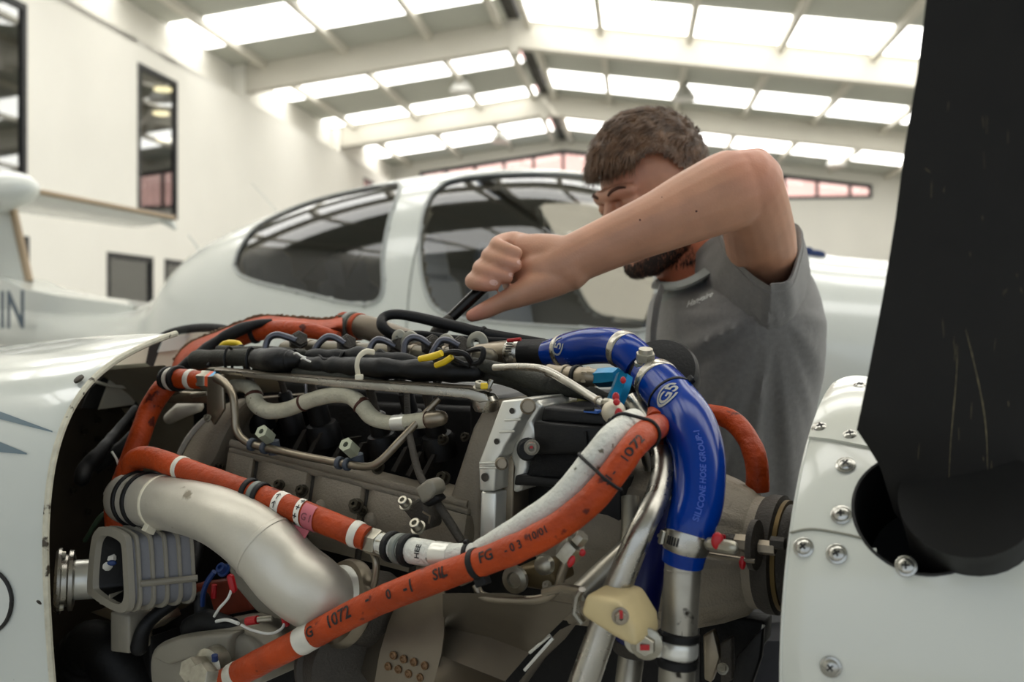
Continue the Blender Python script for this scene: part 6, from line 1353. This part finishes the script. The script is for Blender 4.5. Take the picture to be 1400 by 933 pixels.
for s in (-1, 1):
    arc = []
    for k in range(9):
        t = k / 8; o_ = hp(s * (.013 + .030 * t), .16, .026 + .007 * math.sin(t * 2.6)); h = bvm.ray_cast(o_, -hf)
        if h[0] is not None: arc.append(h[0])
    if len(arc) > 3: mb.tube(arc, [.0010 + .0019 * math.sin(math.pi * (.15 + .8 * k / (len(arc) - 1))) for k in range(len(arc))], 8)
    for _ in range(50):
        t = random.random(); l = s * (.014 + .026 * t); o_ = hp(l, .16, .027 + .006 * math.sin(t * 2.6) + random.uniform(-.0018, .0018)); h = bvm.ray_cast(o_, -hf)
        if h[0] is None: continue
        n = hf; dd = hl_ * s * 1.0 + hu * .2; tuft(mb, h[0], dd, n, .0045, .0004, .15)
obj('eyebrows', mb, mat('brow_hair', (78, 48, 34), .8), man, fix=False)
mb = MB()
for s in (-1, 1):
    q = []
    for k in range(9):
        l = s * (.018 + .026 * k / 8); o_ = hp(l, .16, .002 - .004 * math.sin(math.pi * k / 8)); h = bvm.ray_cast(o_, -hf)
        if h[0] is not None: q.append(h[0] + hf * .0004)
    if len(q) > 3: mb.tube(q, .0009, 6)
obj('closed_eyelids', mb, M_beard, man, fix=False)
# ---- polo shirt
def shirtmat():
    m = mat('heather_grey_jersey', (110, 107, 103), .85, var=.10, vscale=160, bump=.35, bscale=700, sheen=.25); return m
M_shirt = shirtmat(); M_collar = mat('pale_collar_knit', (128, 130, 126), .85, bump=.4, bscale=600)
armpit = P(1048, 440, 1.36)
SHs = [(872, 884, 1084, .165), (800, 880, 1086, .17), (720, 878, 1088, .175), (640, 878, 1092, .185), (560, 880, 1102, .195), (490, 884, 1111, .215), (440, 887, 1110, .228), (405, 895, 1106, .20), (382, 928, 1098, .165), (366, 958, 1088, .13), (352, 982, 1070, .09)]
sh = catmull(SHs, 6); rows = []; NS = 160
for (y, L, R, b) in sh:
    Yc = 1.56; c = P((L + R) / 2, y, Yc); a = (R - L) / 2 / F * Yc * .985; row = []
    for k in range(NS):
        t = 2 * math.pi * k / NS; dx, dy = math.cos(t), math.sin(t); e = .88
        p = c + V((a * math.copysign(abs(dx) ** e, dx), b * math.copysign(abs(dy) ** e, dy), 0))
        if dy < 0:                                   # pulled folds fan out from the raised armpit
            rel = p - armpit; an = math.atan2(rel.x, -rel.z - .0 + .02); dist = max(.02, math.hypot(rel.x, rel.z)); amp = .017 * min(1, dist / .12) * dy * dy * (1 - .75 * min(1, max(0, (rel.z + .02) / .08)))
            p += V((dx * .3, -1, 0)) * amp * (noise.noise(V((an * 4.2, dist * 1.2, 2))) * 1.5 + .6 * noise.noise(V((an * 10, dist * 2.5, 5))))
        else: p += V((0, 1, 0)) * .004 * noise.noise(V((t * 5, y * .01, 1)))
        if y > 860: pass
        row.append(p)
    rows.append(row)
mb = MB(); mb.quadgrid(rows, close_u=True); mb.f.append(tuple(len(mb.v) - NS + k for k in range(NS))); mb.m.append(0)
hemr = [[p + (p - P(985, 872, 1.56)) * 0 for p in rows[0]], [rows[0][k].lerp(V((P(985, 872, 1.56).x, 1.56, rows[0][k].z)), .05) + V((0, 0, .01)) for k in range(NS)]]
mb.quadgrid(hemr, close_u=True); shirt = obj('polo_shirt', mb, M_shirt, man, sharp=70)
ropen = [P(984, 318, 1.37), P(996, 342, 1.335), P(1022, 370, 1.30), P(1050, 390, 1.275), P(1057, 388, 1.272), P(1080, 383, 1.285), P(1092, 350, 1.325), P(1096, 316, 1.38), P(1075, 300, 1.44), P(1040, 296, 1.47), P(1005, 302, 1.43)]
rbase = [P(948, 352, 1.49), P(955, 400, 1.46), P(985, 455, 1.42), P(1025, 500, 1.41), P(1060, 510, 1.41), P(1088, 490, 1.42), P(1104, 440, 1.45), P(1106, 385, 1.50), P(1085, 345, 1.55), P(1040, 335, 1.60), P(985, 338, 1.55)]
cl = lambda r: [V(x) for x in catmull(r + [r[0]], 6)][:-1]
ro, rb = cl(ropen), cl(rbase); rows = []
for j in range(13):
    f = j / 12; row = []
    for k, (a, b) in enumerate(zip(ro, rb)):
        p = a.lerp(b, f); cc = P(1040, 400, 1.45); out = (p - cc).normalized(); p = p + out * (.004 * math.sin(math.pi * f)) + out * .005 * noise.noise(V((k * .33, f * 2.2, 8))) * math.sin(math.pi * min(1, f + .15)); row.append(p)
    rows.append(row)
inn = [[p.lerp(P(1042, 345, 1.38), .045) + V((0, .004, -.001)) for p in rows[0]], [p.lerp(P(1045, 370, 1.42), .10) + V((0, .01, -.03)) for p in rows[2]], [p.lerp(P(1045, 390, 1.45), .14) + V((0, .01, -.02)) for p in rows[5]]]
mb = MB(); mb.quadgrid(rows, close_u=True); mb.quadgrid([rows[0]] + inn, close_u=True); obj('sleeve', mb, M_shirt, man, sharp=70)
mb = MB(); mb.tube([p for p in rows[1]] + [rows[1][0]], .0012, 6, cap=False); obj('sleeve_hem', mb, M_shirt, man)
# collar: stand and fold around the neck
nk = [(P(984, 322, 1.50)), (P(981, 345, 1.445)), (P(957, 371, 1.43)), (P(927, 386, 1.45)), (P(905, 386, 1.50)), (P(905, 378, 1.56)), (P(925, 358, 1.62)), (P(955, 335, 1.64)), (P(978, 322, 1.60)), (P(986, 316, 1.55))]
ot = [(P(996, 334, 1.49)), (P(990, 358, 1.42)), (P(960, 380, 1.395)), (P(928, 393, 1.41)), (P(896, 392, 1.49)), (P(892, 386, 1.57)), (P(912, 366, 1.66)), (P(950, 345, 1.69)), (P(985, 330, 1.65)), (P(998, 326, 1.56))]
a, b = cl(nk), cl(ot); mb = MB(); mb.quadgrid([[p.lerp(q, .25) - V((0, 0, .035)) for p, q in zip(a, b)], a, [p.lerp(q, .3) + V((0, 0, .004)) for p, q in zip(a, b)], [p.lerp(q, .7) + V((0, 0, .002)) for p, q in zip(a, b)], b, [q - V((0, -.003, .004)) for q in b]], close_u=True); obj('collar', mb, M_collar, man, sharp=70)
mb = MB(); mb.tube([P(905, 392, 1.44), P(897, 420, 1.42), P(893, 450, 1.42), P(892, 490, 1.42)], [.008, .010, .010, .008], 8, flat=.35); obj('placket', mb, M_shirt, man)
bvs = bvh_of(shirt); vs, fs = text_geo('Hangaire', 1.0, bold=True); vs, fs = refine([v * .03 for v in vs], fs, .004); xm = max(v.x for v in vs); ym = max(v.y for v in vs); out = []; ok = True
for v in vs:
    fx, fy = v.x / xm, v.y / ym; x = 939 + 35 * fx + 3 * fy; y = 421 - 15 * fx - 8.5 * fy; h = hit(bvs, x, y, .0012)
    if h is None: ok = False; break
    out.append(h[0])
if ok: mb = MB(); mb.add(out, fs); obj('chest_lettering', mb, mat('white_print', (196, 196, 190), .6), shirt, fix=False)
# shorts and shoes
M_short = mat('dark_shorts', (30, 30, 34), .85, var=.2, vscale=80); mb = MB(); c = P(985, 860, 1.55)
mb.tube([V((c.x, c.y, 1.06)), V((c.x, c.y, .9)), V((c.x, c.y, .82))], [.165, .17, .165], 28)
for dy in (-.10, .10): mb.tube([V((c.x, c.y + dy, 1.07)), V((c.x - .02, c.y + dy, .7)), V((c.x - .03, c.y + dy, .5))], [.125, .12, .11], 24)
obj('shorts', mb, M_short, man)
for dy in (-.10, .10):
    mb = MB(); mb.tube([V((c.x + .06, c.y + dy, .052)), V((c.x - .06, c.y + dy, .055)), V((c.x - .17, c.y + dy, .045))], [.047, .049, .036], 18, round_ends=True); mb.box(V((c.x - .055, c.y + dy, .012)), .30, .10, .024, bev=.01); obj('shoe', mb, M_short, man)
# wrench
wr = thing('ratchet_wrench', 'dark steel ratchet wrench gripped in the raised hand over the engine', 'wrench', tuple(P(604, 450, 1.20)))
a, b = P(607, 444, 1.195), P(700, 356, 1.215); d = (b - a).normalized(); nrm = V((0, -1, 0)); sd = d.cross(nrm).normalized(); R = Matrix((d, sd, nrm)).transposed()
mb = MB(); mb.tube([a, a.lerp(b, .35), a.lerp(b, .6), b], [.0062, .0072, .0075, .007], 16, flat=.75, round_ends=True); obj('handle', mb, mat('black_chrome', (46, 44, 42), .25, metal=.9), wr)
mb = MB(); mb.tube([P(598, 455, 1.198), P(606, 446, 1.196), P(613, 438, 1.196)], [.009, .0095, .007], 14, round_ends=True); mb.tube([P(600, 452, 1.198), P(590, 466, 1.20)], [.007, .007], 12); obj('head', mb, M_castd, wr)
